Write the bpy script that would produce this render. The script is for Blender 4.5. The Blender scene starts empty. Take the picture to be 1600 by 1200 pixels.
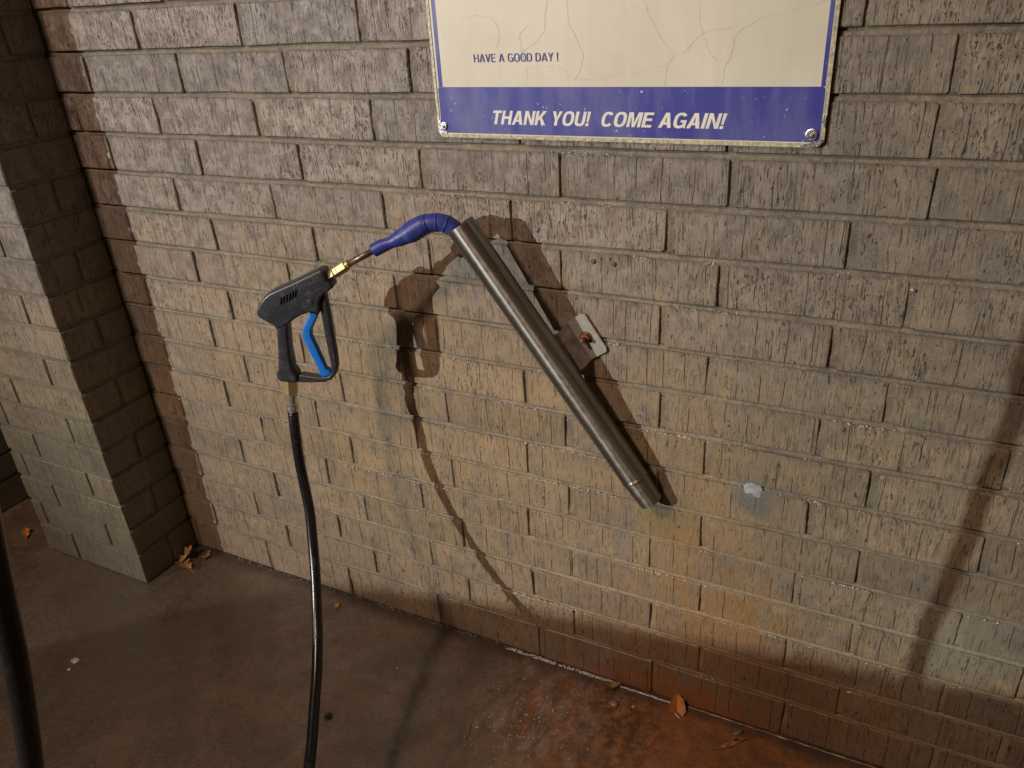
import bpy, bmesh, math, random
from mathutils import Vector, Matrix, noise
random.seed(7)
SC = bpy.context.scene
COL = SC.collection

# ------------------------------------------------------------------ camera
cam_d = bpy.data.cameras.new('camera')
cam = bpy.data.objects.new('camera', cam_d); COL.objects.link(cam)
CX = Vector((0.897329, 0.437406, -0.058960)); CY = Vector((-0.154645, 0.436708, 0.886212)); CZ = Vector((0.413383, -0.786106, 0.459513))
cam.matrix_world = Matrix(((CX.x, CY.x, CZ.x, 1.4057), (CX.y, CY.y, CZ.y, -1.1944), (CX.z, CY.z, CZ.z, 1.4085), (0, 0, 0, 1)))
cam_d.sensor_width = 36.0
cam_d.lens = 36.0 * 1232.4 / 1600.0
cam_d.clip_start = 0.02; cam_d.clip_end = 200
SC.camera = cam

# ------------------------------------------------------------------ night sky, exposure
world = bpy.data.worlds.new('World'); SC.world = world; world.use_nodes = True
wn = world.node_tree; bg = wn.nodes['Background']
sky = wn.nodes.new('ShaderNodeTexSky'); sky.sky_type = 'NISHITA'; sky.sun_disc = False
sky.sun_elevation = math.radians(3.0); sky.sun_rotation = math.radians(120)
wn.links.new(sky.outputs[0], bg.inputs[0]); bg.inputs[1].default_value = 0.012
SC.view_settings.view_transform = 'Standard'; SC.view_settings.look = 'None'
SC.view_settings.gamma = 1; SC.view_settings.use_curve_mapping = False
SC.view_settings.exposure = 0.38

# ------------------------------------------------------------------ the two lamps of the wash bay
LAMP_COOL = Vector((-4.2, -7.0, 2.9))
LAMP_WARM = Vector((-0.50, -3.3, 4.0))
def lamp(name, loc, power, color, radius, kind='POINT'):
    d = bpy.data.lights.new(name, kind); d.energy = power; d.color = color; d.shadow_soft_size = radius
    o = bpy.data.objects.new(name, d); COL.objects.link(o); o.location = loc
    return o
fl = lamp('floodlight_lamp', LAMP_COOL, 1750, (1.0, 0.99, 0.94), 0.04, 'SPOT')
fl.data.spot_size = math.radians(21); fl.data.spot_blend = 1.0
fl.rotation_euler = (Vector((0.66, 0, 0.66)) - LAMP_COOL).to_track_quat('-Z', 'Y').to_euler()
lamp('bay_lamp', LAMP_WARM, 325, (1.0, 0.69, 0.52), 0.25)

# ------------------------------------------------------------------ helpers
def link(name, me, mat=None, parent=None, loc=None, smooth=False):
    if isinstance(me, bmesh.types.BMesh):
        m = bpy.data.meshes.new(name); me.to_mesh(m); me.free(); me = m
    o = bpy.data.objects.new(name, me); COL.objects.link(o)
    if mat: me.materials.append(mat)
    if parent: o.parent = parent
    if loc is not None: o.location = loc
    if smooth:
        for p in me.polygons: p.use_smooth = True
    return o
def from_py(name, v, f, mat, parent=None, loc=None, smooth=False):
    me = bpy.data.meshes.new(name); me.from_pydata(v, [], f); me.update()
    return link(name, me, mat, parent, loc, smooth)
def tag(o, label, cat, group=None, kind=None):
    o['label'] = label; o['category'] = cat
    if group: o['group'] = group
    if kind: o['kind'] = kind
    return o
def thing(name, label, cat, group=None, loc=(0, 0, 0)):
    o = bpy.data.objects.new(name, None); COL.objects.link(o); o.location = loc; o.empty_display_size = 0.1
    return tag(o, label, cat, group)
def sweep(bm, pts, radii, n=20, cap=True, phase=0.0, up=None):
    """a round (or n-sided) bar along a polyline, with a radius at each point"""
    pts = [Vector(p) for p in pts]
    rings = []; prev = None
    for i, p in enumerate(pts):
        if i == 0: t = pts[1] - pts[0]
        elif i == len(pts) - 1: t = pts[-1] - pts[-2]
        else: t = (pts[i + 1] - p).normalized() + (p - pts[i - 1]).normalized()
        t.normalize()
        if prev is None:
            a = t.cross(Vector(up) if up else Vector((0.13, 0.2, 0.97))); a.normalize()
        else:
            a = prev - t * prev.dot(t); a.normalize()
        prev = a; b = t.cross(a)
        r = radii[i] if isinstance(radii, (list, tuple)) else radii
        rings.append([bm.verts.new(p + (a * math.cos(phase + 2 * math.pi * k / n) + b * math.sin(phase + 2 * math.pi * k / n)) * r) for k in range(n)])
    for i in range(len(rings) - 1):
        for k in range(n):
            bm.faces.new((rings[i][k], rings[i][(k + 1) % n], rings[i + 1][(k + 1) % n], rings[i + 1][k]))
    if cap:
        bm.faces.new(rings[0][::-1]); bm.faces.new(rings[-1])
    return rings
def smooth_path(pts, sub=6):
    """Catmull-Rom through the points"""
    P = [Vector(p) for p in pts]; P = [P[0] * 2 - P[1]] + P + [P[-1] * 2 - P[-2]]; out = []
    for i in range(1, len(P) - 2):
        for s in range(sub):
            t = s / sub; a, b, c, d = P[i - 1], P[i], P[i + 1], P[i + 2]
            out.append(0.5 * ((2 * b) + (c - a) * t + (2 * a - 5 * b + 4 * c - d) * t * t + (3 * b - a - 3 * c + d) * t ** 3))
    out.append(P[-2]); return out
def lerp_list(vals, sub=6):
    out = []
    for i in range(len(vals) - 1):
        for s in range(sub):
            t = s / sub; t = t * t * (3 - 2 * t); out.append(vals[i] * (1 - t) + vals[i + 1] * t)
    out.append(vals[-1]); return out
def box(bm, x0, x1, y0, y1, z0, z1, bevel=0.0):
    vs = [bm.verts.new((x, y, z)) for x in (x0, x1) for y in (y0, y1) for z in (z0, z1)]
    idx = [(0, 1, 3, 2), (4, 6, 7, 5), (0, 4, 5, 1), (2, 3, 7, 6), (0, 2, 6, 4), (1, 5, 7, 3)]
    fs = [bm.faces.new([vs[i] for i in q]) for q in idx]
    if bevel:
        es = list({e for f in fs for e in f.edges})
        bmesh.ops.bevel(bm, geom=es, offset=bevel, segments=1, affect='EDGES', clamp_overlap=True)
    return vs

# ------------------------------------------------------------------ materials
class NT:
    def __init__(s, name):
        s.m = bpy.data.materials.new(name); s.m.use_nodes = True; s.t = s.m.node_tree
        s.b = s.t.nodes['Principled BSDF']; s.out = s.t.nodes['Material Output']
        g = s.t.nodes.new('ShaderNodeNewGeometry'); s.pos = g.outputs['Position']
    def n(s, typ, **kw):
        nd = s.t.nodes.new(typ)
        for k, v in kw.items(): setattr(nd, k, v)
        return nd
    def put(s, sock, val):
        if isinstance(val, bpy.types.NodeSocket): s.t.links.new(val, sock)
        elif val is not None:
            if hasattr(sock.default_value, '__len__') and len(sock.default_value) == 4 and len(val) == 3: val = tuple(val) + (1,)
            sock.default_value = val
    def math(s, op, a, b=None, c=None, clamp=False):
        nd = s.n('ShaderNodeMath', operation=op, use_clamp=clamp)
        s.put(nd.inputs[0], a); s.put(nd.inputs[1], b)
        if c is not None: s.put(nd.inputs[2], c)
        return nd.outputs[0]
    def vmul(s, v, k):
        nd = s.n('ShaderNodeVectorMath', operation='MULTIPLY'); s.put(nd.inputs[0], v); nd.inputs[1].default_value = k; return nd.outputs[0]
    def vadd(s, v, w):
        nd = s.n('ShaderNodeVectorMath', operation='ADD'); s.put(nd.inputs[0], v); s.put(nd.inputs[1], w); return nd.outputs[0]
    def noise(s, vec, scale, detail=3, rough=0.55, dist=0.0):
        nd = s.n('ShaderNodeTexNoise'); s.put(nd.inputs['Vector'], vec); nd.inputs['Scale'].default_value = scale
        nd.inputs['Detail'].default_value = detail; nd.inputs['Roughness'].default_value = rough; nd.inputs['Distortion'].default_value = dist
        return nd.outputs['Fac']
    def ramp(s, f, lo, hi, a=0.0, b=1.0):
        nd = s.n('ShaderNodeMapRange', clamp=True, interpolation_type='SMOOTHSTEP'); s.put(nd.inputs[0], f)
        nd.inputs[1].default_value = lo; nd.inputs[2].default_value = hi; nd.inputs[3].default_value = a; nd.inputs[4].default_value = b
        return nd.outputs[0]
    def mix(s, f, a, b, mode='MIX'):
        nd = s.n('ShaderNodeMix', data_type='RGBA', blend_type=mode); s.put(nd.inputs[0], f); s.put(nd.inputs[6], a); s.put(nd.inputs[7], b)
        return nd.outputs[2]
    def bump(s, h, strength, dist, normal=None):
        nd = s.n('ShaderNodeBump'); s.put(nd.inputs['Height'], h); nd.inputs['Strength'].default_value = strength; nd.inputs['Distance'].default_value = dist
        if normal: s.t.links.new(normal, nd.inputs['Normal'])
        return nd.outputs[0]
    def blob(s, xyz, r0, r1, scale=(1, 1, 1), wob=0.0):
        """soft spot round a world point: 1 inside r0, 0 outside r1"""
        v = s.n('ShaderNodeVectorMath', operation='SUBTRACT'); s.put(v.inputs[0], s.pos); v.inputs[1].default_value = xyz
        w = s.vmul(v.outputs[0], scale); l = s.n('ShaderNodeVectorMath', operation='LENGTH'); s.put(l.inputs[0], w)
        d = l.outputs['Value']
        if wob:
            d = s.math('ADD', d, s.math('MULTIPLY', s.math('SUBTRACT', s.noise(s.pos, 22, 4), 0.5), wob))
        return s.ramp(d, r0, r1, 1, 0)
    def done(s, color=None, rough=None, metal=None, normal=None, **kw):
        s.put(s.b.inputs['Base Color'], color); s.put(s.b.inputs['Roughness'], rough)
        if metal is not None: s.put(s.b.inputs['Metallic'], metal)
        if normal: s.t.links.new(normal, s.b.inputs['Normal'])
        for k, v in kw.items(): s.put(s.b.inputs[k.replace('_', ' ')], v)
        return s.m
def sep(t, v):
    nd = t.n('ShaderNodeSeparateXYZ'); t.put(nd.inputs[0], v); return nd.outputs

def x_of(t): return sep(t, t.pos)[0]
def stains_and_dimming(t, c, z, k=1.0):
    """iron rust, ochre and algae that the water has left on wall and mortar, broken up in runs; also the painted dimming of the pillar"""
    runs = t.noise(t.vmul(t.pos, (1, 1, 0.16)), 26, 4, 0.65)
    spots = t.noise(t.pos, 38, 5, 0.7)
    def brk(lo, hi): return t.ramp(t.math('ADD', t.math('MULTIPLY', runs, 0.55), t.math('MULTIPLY', spots, 0.45)), lo, hi)
    lowz = t.ramp(t.math('ADD', z, t.math('MULTIPLY', t.noise(t.pos, 7, 4, 0.65), 0.22)), 0.10, 0.38, 1, 0)
    c = t.mix(t.math('MULTIPLY', lowz, 0.36 * k), c, (0.150, 0.092, 0.062))
    def st(xyz, r0, r1, sc, wob, amt, col, lo=0.0, hi=0.0):
        f = t.math('MULTIPLY', t.blob(xyz, r0, r1, sc, wob), amt * k)
        if hi: f = t.math('MULTIPLY', f, brk(lo, hi))
        return t.mix(f, c, col)
    c = st((1.24, 0, 0.08), 0.10, 0.50, (0.85, 1, 1.8), 0.40, 0.62, (0.225, 0.105, 0.040), 0.34, 0.54)
    c = st((1.12, 0, 0.015), 0.02, 0.20, (0.7, 1, 2.8), 0.25, 0.70, (0.30, 0.082, 0.014), 0.36, 0.52)
    c = st((1.15, 0, 0.38), 0.03, 0.26, (1.3, 1, 0.72), 0.30, 0.66, (0.285, 0.178, 0.080), 0.36, 0.56)
    c = st((1.10, 0, 0.455), 0.01, 0.07, (0.8, 1, 1.2), 0.10, 0.65, (0.37, 0.20, 0.05), 0.30, 0.48)
    c = st((1.22, 0, 0.27), 0.02, 0.16, (1.0, 1, 1.0), 0.30, 0.70, (0.28, 0.150, 0.050), 0.36, 0.54)
    c = st((0.62, 0, 0.62), 0.20, 0.75, (0.8, 1, 1.1), 0.60, 0.40, (0.37, 0.265, 0.125), 0.38, 0.58)
    c = st((1.09, 0, 0.49), 0.02, 0.085, (1, 1, 1), 0.10, 0.55, (0.155, 0.16, 0.105), 0.30, 0.50)
    c = st((1.00, 0, 0.40), 0.01, 0.07, (2.0, 1, 0.7), 0.10, 0.55, (0.18, 0.175, 0.165), 0.34, 0.52)
    c = st((1.243, 0, 0.568), 0.018, 0.050, (0.8, 1, 0.95), 0.09, 0.80, (0.145, 0.15, 0.135), 0.22, 0.46)
    c = st((1.60, 0, 0.36), 0.03, 0.14, (1, 1, 1.2), 0.20, 0.50, (0.235, 0.245, 0.20), 0.34, 0.52)
    foot = t.math('MULTIPLY', t.ramp(x_of(t), -0.30, -0.27, 1, 0), t.ramp(t.math('ADD', z, t.math('MULTIPLY', spots, 0.4)), 0.3, 1.25, 1, 0.25))  # pillar painted darker, most at its foot, to stand for weaker light
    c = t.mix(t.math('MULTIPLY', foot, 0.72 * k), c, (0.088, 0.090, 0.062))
    return c

def brick_material():
    t = NT('rough_tan_brick')
    x, y, z = sep(t, t.pos)
    oi = t.n('ShaderNodeObjectInfo').outputs['Random']
    flat = t.n('ShaderNodeCombineXYZ'); t.put(flat.inputs[0], t.math('ADD', x, y)); t.put(flat.inputs[1], t.math('MULTIPLY', oi, 9.0)); t.put(flat.inputs[2], z)
    flat = flat.outputs[0]
    high = t.ramp(t.math('ADD', z, t.math('MULTIPLY', t.math('SUBTRACT', t.noise(t.pos, 3.0, 3), 0.5), 0.7)), 0.55, 1.15)
    # body colour: tan clay, greyer and more purple where the wall stays dry
    c = t.mix(t.ramp(t.noise(t.pos, 9, 4), 0.32, 0.68), (0.335, 0.258, 0.178), (0.255, 0.206, 0.156))
    c = t.mix(t.ramp(t.noise(flat, 14, 3), 0.50, 0.66, 0, 0.6), c, (0.385, 0.295, 0.170))
    c = t.mix(t.ramp(t.noise(flat, 11, 4, 0.65), 0.52, 0.64, 0, 0.65), c, (0.20, 0.182, 0.155))
    dry = t.mix(t.ramp(t.noise(flat, 34, 4), 0.40, 0.62), (0.320, 0.295, 0.275), (0.180, 0.160, 0.158))
    c = t.mix(t.math('MULTIPLY', high, 0.9), c, dry)
    rightg = t.ramp(t.math('ADD', x, t.math('MULTIPLY', t.noise(t.pos, 5, 3), 0.35)), 1.10, 1.65, 0, 0.7)
    c = t.mix(rightg, c, t.mix(t.ramp(t.noise(t.pos, 26, 3), 0.40, 0.62), (0.185, 0.172, 0.130), (0.275, 0.232, 0.150)))
    c = t.mix(1.0, c, t.mix(oi, (0.80, 0.80, 0.81), (1.13, 1.10, 1.05)), 'MULTIPLY')
    # each brick is darker along its arrises
    gen = t.n('ShaderNodeTexCoord').outputs['Generated']; gx, gy, gz = sep(t, gen)
    ex = t.math('MULTIPLY', t.math('MINIMUM', gx, t.math('SUBTRACT', 1.0, gx)), 3.0)
    ez = t.math('MINIMUM', gz, t.math('SUBTRACT', 1.0, gz))
    edge = t.ramp(t.math('ADD', t.math('MINIMUM', ex, ez), t.math('MULTIPLY', t.noise(t.pos, 50, 3), 0.12)), 0.05, 0.17, 0.5, 0)
    c = t.mix(edge, c, (0.135, 0.118, 0.095))
    # fine vertical scoring left by the wire that textured the clay
    grain = t.noise(t.vmul(flat, (1, 1, 0.13)), 260, 3, 0.65)
    score = t.ramp(t.noise(t.vmul(flat, (1, 1, 0.07)), 430, 2, 0.6), 0.56, 0.66)
    scz = t.ramp(t.noise(flat, 42, 3), 0.36, 0.54)
    score = t.math('MULTIPLY', score, scz)
    c = t.mix(t.ramp(grain, 0.38, 0.66, 0.0, 0.42), c, (0.135, 0.108, 0.082))
    c = t.mix(t.math('MULTIPLY', score, 0.66), c, (0.07, 0.055, 0.042))
    c = t.mix(t.ramp(t.noise(flat, 460, 2), 0.60, 0.76, 0.0, 0.40), c, (0.50, 0.43, 0.33))
    c = stains_and_dimming(t, c, z)
    # pits: short slots of many sizes, crowded on some bricks and on the dry upper wall, nearly absent on others
    patch = t.noise(t.pos, 8, 5, 0.7)
    dens = t.math('ADD', t.math('ADD', t.math('MULTIPLY', t.math('SUBTRACT', patch, 0.55), 0.42), t.math('MULTIPLY', high, 0.050)), t.math('MULTIPLY', t.math('SUBTRACT', oi, 0.5), 0.07))
    pits = t.ramp(t.math('ADD', t.noise(t.vmul(flat, (1, 1, 0.22)), 380, 2, 0.5), dens), 0.675, 0.73)
    pits2 = t.ramp(t.math('ADD', t.noise(t.vmul(flat, (1, 1, 0.62)), 210, 3, 0.6), t.math('MULTIPLY', dens, 0.6)), 0.685, 0.74)
    pits3 = t.ramp(t.noise(t.vmul(flat, (1, 1, 0.5)), 75, 2, 0.5), 0.735, 0.765)
    holes = t.math('MAXIMUM', t.math('MAXIMUM', pits, pits2), pits3)
    # long vertical cracks, a few to a brick
    wob = t.math('MULTIPLY', t.noise(flat, 14, 2), 0.010)
    w = t.math('ADD', t.math('ADD', t.math('ADD', x, y), wob), t.math('MULTIPLY', oi, 31.0))
    vor = t.n('ShaderNodeTexVoronoi', voronoi_dimensions='1D', feature='DISTANCE_TO_EDGE'); t.put(vor.inputs['W'], w); vor.inputs['Scale'].default_value = 26
    line = t.ramp(vor.outputs['Distance'], 0.006, 0.022, 1, 0)
    seg = t.ramp(t.noise(t.vmul(flat, (1.0, 1, 0.45)), 30, 2), 0.47, 0.53)
    cracks = t.math('MULTIPLY', line, seg)
    hole = t.math('MAXIMUM', holes, cracks)
    c = t.mix(t.math('MULTIPLY', hole, 0.78), c, (0.045, 0.034, 0.027))
    h = t.math('SUBTRACT', t.math('ADD', t.math('MULTIPLY', grain, 0.45), t.math('MULTIPLY', t.noise(flat, 60, 5, 0.65), 0.75)), t.math('ADD', t.math('MULTIPLY', hole, 1.1), t.math('MULTIPLY', score, 0.35)))
    nrm = t.bump(h, 0.95, 0.0020)
    wet = t.ramp(t.noise(t.pos, 6, 3), 0.42, 0.62)
    rough = t.math('SUBTRACT', t.ramp(t.noise(flat, 90, 3), 0.3, 0.7, 0.50, 0.78), t.math('MULTIPLY', wet, 0.20))
    damp = t.math('MULTIPLY', t.ramp(t.math('ADD', z, t.math('MULTIPLY', t.noise(t.pos, 11, 4, 0.65), 0.5)), 0.55, 1.15, 1, 0), 0.40)
    return t.done(c, rough, None, nrm, Specular_IOR_Level=0.5, Coat_Weight=damp, Coat_Roughness=0.28)
def mortar_material():
    t = NT('grey_brown_mortar')
    x, y, z = sep(t, t.pos)
    c = t.mix(t.ramp(t.noise(t.pos, 14, 4), 0.35, 0.65), (0.135, 0.118, 0.092), (0.205, 0.178, 0.130))
    c = t.mix(t.ramp(t.noise(t.pos, 260, 3), 0.5, 0.72, 0, 0.6), c, (0.11, 0.09, 0.065))
    c = t.mix(t.ramp(t.noise(t.pos, 180, 2), 0.62, 0.75, 0, 0.5), c, (0.42, 0.37, 0.29))
    lit_mortar = t.math('MULTIPLY', t.ramp(t.math('ADD', z, t.math('MULTIPLY', t.noise(t.pos, 9, 3), 0.3)), 0.25, 0.75, 1, 0), t.ramp(t.math('ADD', x, t.math('MULTIPLY', t.noise(t.pos, 12, 3), 0.4)), 0.75, 1.2, 0, 1))  # low right mortar painted lighter for lamp light caught on its ledges
    c = t.mix(t.math('MULTIPLY', lit_mortar, 0.75), c, (0.36, 0.285, 0.175))
    c = stains_and_dimming(t, c, z, 0.8)
    h = t.math('ADD', t.noise(t.pos, 190, 4, 0.65), t.math('MULTIPLY', t.noise(t.pos, 45, 3), 0.8))
    return t.done(c, t.ramp(t.noise(t.pos, 60, 3), 0.35, 0.65, 0.42, 0.8), None, t.bump(h, 0.9, 0.0022))
def floor_material():
    t = NT('wet_stained_concrete')
    x, y, z = sep(t, t.pos)
    c = t.mix(t.ramp(t.noise(t.pos, 7, 6, 0.7), 0.35, 0.65), (0.082, 0.060, 0.040), (0.145, 0.105, 0.070))
    c = t.mix(t.ramp(t.noise(t.pos, 60, 5, 0.7), 0.45, 0.70, 0, 0.6), c, (0.060, 0.040, 0.026))
    c = t.mix(t.ramp(t.noise(t.pos, 170, 4, 0.7), 0.50, 0.70, 0, 0.6), c, (0.055, 0.038, 0.026))
    c = t.mix(t.ramp(t.noise(t.pos, 330, 3, 0.6), 0.56, 0.70, 0, 0.6), c, (0.27, 0.205, 0.145))
    c = t.mix(t.ramp(t.noise(t.pos, 240, 2, 0.6), 0.64, 0.72, 0, 0.55), c, (0.02, 0.014, 0.01))
    c = t.mix(t.blob((-0.25, -0.35, 0), 0.10, 0.55, (1, 1, 1), 0.3), c, t.mix(t.noise(t.pos, 40, 4), (0.064, 0.052, 0.035), (0.105, 0.080, 0.050)))
    # iron run-off on the right and a whitish wet sheen painted on in front of the wall
    orange = t.blob((1.20, -0.14, 0), 0.10, 0.42, (0.8, 0.9, 1), 0.35)
    c = t.mix(t.math('MULTIPLY', orange, 0.85), c, t.mix(t.ramp(t.noise(t.pos, 22, 5, 0.65), 0.38, 0.62), (0.36, 0.135, 0.032), (0.20, 0.080, 0.026)))
    mot = t.math('MULTIPLY', t.blob((1.02, -0.12, 0), 0.05, 0.17, (1, 0.9, 1), 0.12), t.ramp(t.noise(t.pos, 55, 4, 0.7), 0.44, 0.58))
    c = t.mix(t.math('MULTIPLY', mot, 0.8), c, (0.055, 0.026, 0.014))
    sheen = t.math('MULTIPLY', t.blob((0.86, -0.16, 0), 0.05, 0.23, (1.1, 0.75, 1), 0.16), t.ramp(t.noise(t.vmul(t.pos, (1, 0.45, 1)), 30, 6, 0.75, 0.6), 0.46, 0.62))
    c = t.mix(t.math('MULTIPLY', sheen, 0.55), c, (0.30, 0.235, 0.225))
    seam = t.ramp(t.math('ABSOLUTE', t.math('ADD', y, t.math('MULTIPLY', t.noise(t.pos, 30, 3), 0.02))), 0.0, 0.035, 0.7, 0)
    c = t.mix(seam, c, (0.030, 0.022, 0.016))
    h = t.math('ADD', t.noise(t.pos, 150, 5, 0.7), t.math('MULTIPLY', t.noise(t.pos, 48, 3), 1.0))
    wetf = t.math('MAXIMUM', t.ramp(t.noise(t.pos, 9, 4, 0.65), 0.44, 0.60), sheen)
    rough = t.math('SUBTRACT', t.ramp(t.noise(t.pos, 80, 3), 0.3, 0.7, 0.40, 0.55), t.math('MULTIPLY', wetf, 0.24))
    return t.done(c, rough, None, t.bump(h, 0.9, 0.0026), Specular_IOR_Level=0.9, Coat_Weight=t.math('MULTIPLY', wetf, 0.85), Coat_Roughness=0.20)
def plain(name, col, rough, metal=0.0, var=0.12, scale=60, bump=0.0, bdist=0.0005, **kw):
    t = NT(name)
    oc = t.n('ShaderNodeTexCoord').outputs['Object']
    f = t.ramp(t.noise(oc, scale, 4), 0.3, 0.7)
    c = t.mix(f, tuple(v * (1 - var) for v in col), tuple(min(1, v * (1 + var)) for v in col))
    r = t.ramp(t.noise(oc, scale * 1.7, 3), 0.3, 0.7, max(0.02, rough - 0.07), min(1, rough + 0.07))
    nrm = t.bump(t.noise(oc, scale * 4, 3), bump, bdist) if bump else None
    return t.done(c, r, metal, nrm, **kw)

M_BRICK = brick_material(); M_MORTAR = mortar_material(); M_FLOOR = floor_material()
def worn(name, col, dust, rough, amt, scale=70):
    t = NT(name); oc = t.n('ShaderNodeTexCoord').outputs['Object']
    d = t.ramp(t.noise(oc, scale, 6, 0.72), 0.50, 0.72, 0, amt)
    s = t.ramp(t.noise(t.vmul(oc, (1.0, 1.0, 0.12)), 420, 3, 0.6), 0.62, 0.70, 0, amt * 1.2)
    f = t.math('MAXIMUM', d, s)
    c = t.mix(f, col, dust)
    r = t.math('ADD', rough, t.math('MULTIPLY', f, 0.5))
    return t.done(c, r, 0.0, t.bump(t.noise(oc, 900, 3), 0.22, 0.0003))
M_BLACK = worn('black_gun_plastic', (0.030, 0.033, 0.042), (0.13, 0.125, 0.12), 0.36, 0.45)
M_BLACK_DEEP = plain('recess_shade_black', (0.002, 0.002, 0.002), 1.0, Specular_IOR_Level=0.0)  # flat black standing in for shade inside openings
M_RUBBER = worn('black_hose_rubber', (0.010, 0.010, 0.012), (0.05, 0.045, 0.04), 0.26, 0.35, 45)
M_SLEEVE = plain('black_rubber_sleeve', (0.006, 0.006, 0.006), 0.55, 0, 0.2, 70, 0.3, 0.0006)
M_BLUE_T = worn('bright_blue_trigger_plastic', (0.010, 0.165, 0.62), (0.10, 0.20, 0.45), 0.38, 0.35)
M_BLUE = worn('navy_blue_rubber_grip', (0.030, 0.042, 0.25), (0.12, 0.13, 0.28), 0.40, 0.4)
M_BRASS = plain('brass', (0.52, 0.40, 0.19), 0.36, 0.55, 0.05, 60)
M_CHROME = plain('polished_steel', (0.60, 0.58, 0.56), 0.16, 0.75, 0.08, 120)
M_LANCE = plain('brown_steel_lance', (0.21, 0.135, 0.105), 0.36, 0.7, 0.2, 90)
def tube_material():
    """turned steel: fine rings round the tube spread the lamps into long streaks along it"""
    t = NT('weathered_steel_tube')
    oc = t.n('ShaderNodeTexCoord').outputs['Object']
    st = t.vmul(oc, (1, 1, 0.10))
    c = t.mix(t.ramp(t.noise(st, 90, 4), 0.3, 0.7), (0.255, 0.245, 0.215), (0.35, 0.335, 0.30))
    c = t.mix(t.ramp(t.noise(st, 34, 5, 0.7), 0.48, 0.68, 0, 0.65), c, (0.20, 0.150, 0.120))
    c = t.mix(t.ramp(t.noise(t.vmul(oc, (1, 1, 6.0)), 60, 3), 0.60, 0.72, 0, 0.45), c, (0.22, 0.19, 0.16))
    c = t.mix(t.ramp(t.noise(oc, 330, 3), 0.64, 0.74, 0, 0.6), c, (0.70, 0.66, 0.60))
    r = t.ramp(t.noise(oc, 90, 4), 0.3, 0.7, 0.38, 0.50)
    tg = t.n('ShaderNodeTangent', direction_type='RADIAL', axis='Z')
    t.t.links.new(tg.outputs[0], t.b.inputs['Tangent'])
    nrm = t.bump(t.math('ADD', t.noise(t.vmul(oc, (0.3, 0.3, 4.0)), 240, 3), t.math('MULTIPLY', t.noise(oc, 60, 4), 0.8)), 0.22, 0.0005)
    return t.done(c, r, 0.92, nrm, Anisotropic=0.88, Anisotropic_Rotation=0.25)
M_TUBE = tube_material()
M_BRKT = plain('brown_weathered_bracket_steel', (0.33, 0.29, 0.27), 0.42, 0.55, 0.22, 90, 0.3, 0.0005)
M_RUST = plain('rust', (0.20, 0.075, 0.035), 0.75, 0.1, 0.35, 300, 0.8, 0.001)
def cream_material():
    t = NT('aged_cream_enamel')
    c = t.mix(t.ramp(t.noise(t.pos, 6, 4), 0.3, 0.7), (0.62, 0.59, 0.47), (0.69, 0.67, 0.56))
    c = t.mix(t.ramp(t.noise(t.vmul(t.pos, (1, 1, 0.12)), 46, 4), 0.45, 0.72, 0, 0.32), c, (0.60, 0.55, 0.40))
    c = t.mix(t.ramp(t.noise(t.pos, 380, 2), 0.70, 0.76, 0, 0.4), c, (0.45, 0.38, 0.25))
    return t.done(c, t.ramp(t.noise(t.pos, 30, 3), 0.3, 0.7, 0.35, 0.5), None, t.bump(t.noise(t.pos, 30, 3), 0.12, 0.0012))
def blue_band_material():
    t = NT('sun_faded_blue_enamel')
    c = t.mix(t.ramp(t.noise(t.vmul(t.pos, (1, 1, 0.30)), 30, 4), 0.36, 0.66), (0.050, 0.053, 0.30), (0.105, 0.115, 0.34))
    c = t.mix(t.ramp(t.noise(t.pos, 9, 3), 0.52, 0.72, 0, 0.45), c, (0.17, 0.18, 0.34))
    c = t.mix(t.ramp(t.noise(t.vmul(t.pos, (1, 1, 0.5)), 210, 2), 0.715, 0.74), c, (0.55, 0.55, 0.62))
    return t.done(c, 0.38)
M_CREAM = cream_material(); M_BAND = blue_band_material()
M_WHITE_PRINT = plain('cream_white_print', (0.74, 0.73, 0.66), 0.45, 0, 0.05)
M_CRACK = plain('hairline_crack', (0.60, 0.565, 0.445), 0.6, 0, 0.25, 200)
M_EDGE = plain('chipped_bare_metal', (0.62, 0.62, 0.62), 0.28, 0.9, 0.25, 240, 0.4, 0.001)
M_RIM = plain('grimy_cream_rim', (0.52, 0.48, 0.34), 0.5, 0, 0.35, 160, 0.3, 0.0008)
M_WATER = NT('glint_white_water').done((0.86, 0.87, 0.88), 0.05, None, None, Transmission_Weight=0.25, IOR=1.33, Coat_Weight=1.0)  # whitish base colour paints the lamp glints into the water
M_FOAM = plain('wet_white_bead', (0.50, 0.50, 0.52), 0.08, 0, 0.25, 160, 0.5, 0.001, Coat_Weight=0.8)
M_PLUG = plain('pale_blue_grey_sealant', (0.33, 0.35, 0.37), 0.5, 0, 0.22, 60, 0.5, 0.0015)
M_GREY = plain('dull_grey_metal', (0.22, 0.20, 0.18), 0.4, 0.7, 0.2, 200)
def leaf_mat(name, a, b):
    t = NT(name); oc = t.n('ShaderNodeTexCoord').outputs['Object']
    c = t.mix(t.ramp(t.noise(oc, 90, 4), 0.35, 0.65), a, b)
    return t.done(c, 0.5, None, t.bump(t.noise(oc, 160, 3), 0.4, 0.001))
M_LEAF_O = leaf_mat('orange_brown_leaf', (0.42, 0.14, 0.030), (0.52, 0.20, 0.05))
M_LEAF_Y = leaf_mat('yellow_brown_leaf', (0.42, 0.26, 0.09), (0.30, 0.16, 0.05))
M_LEAF_G = leaf_mat('olive_brown_leaf', (0.13, 0.10, 0.03), (0.20, 0.14, 0.04))
M_PALE = plain('pale_wet_scrap', (0.42, 0.38, 0.34), 0.3, 0, 0.3, 200)
M_STONE = plain('black_wet_stone', (0.012, 0.012, 0.013), 0.15, 0, 0.3, 200)
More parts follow.
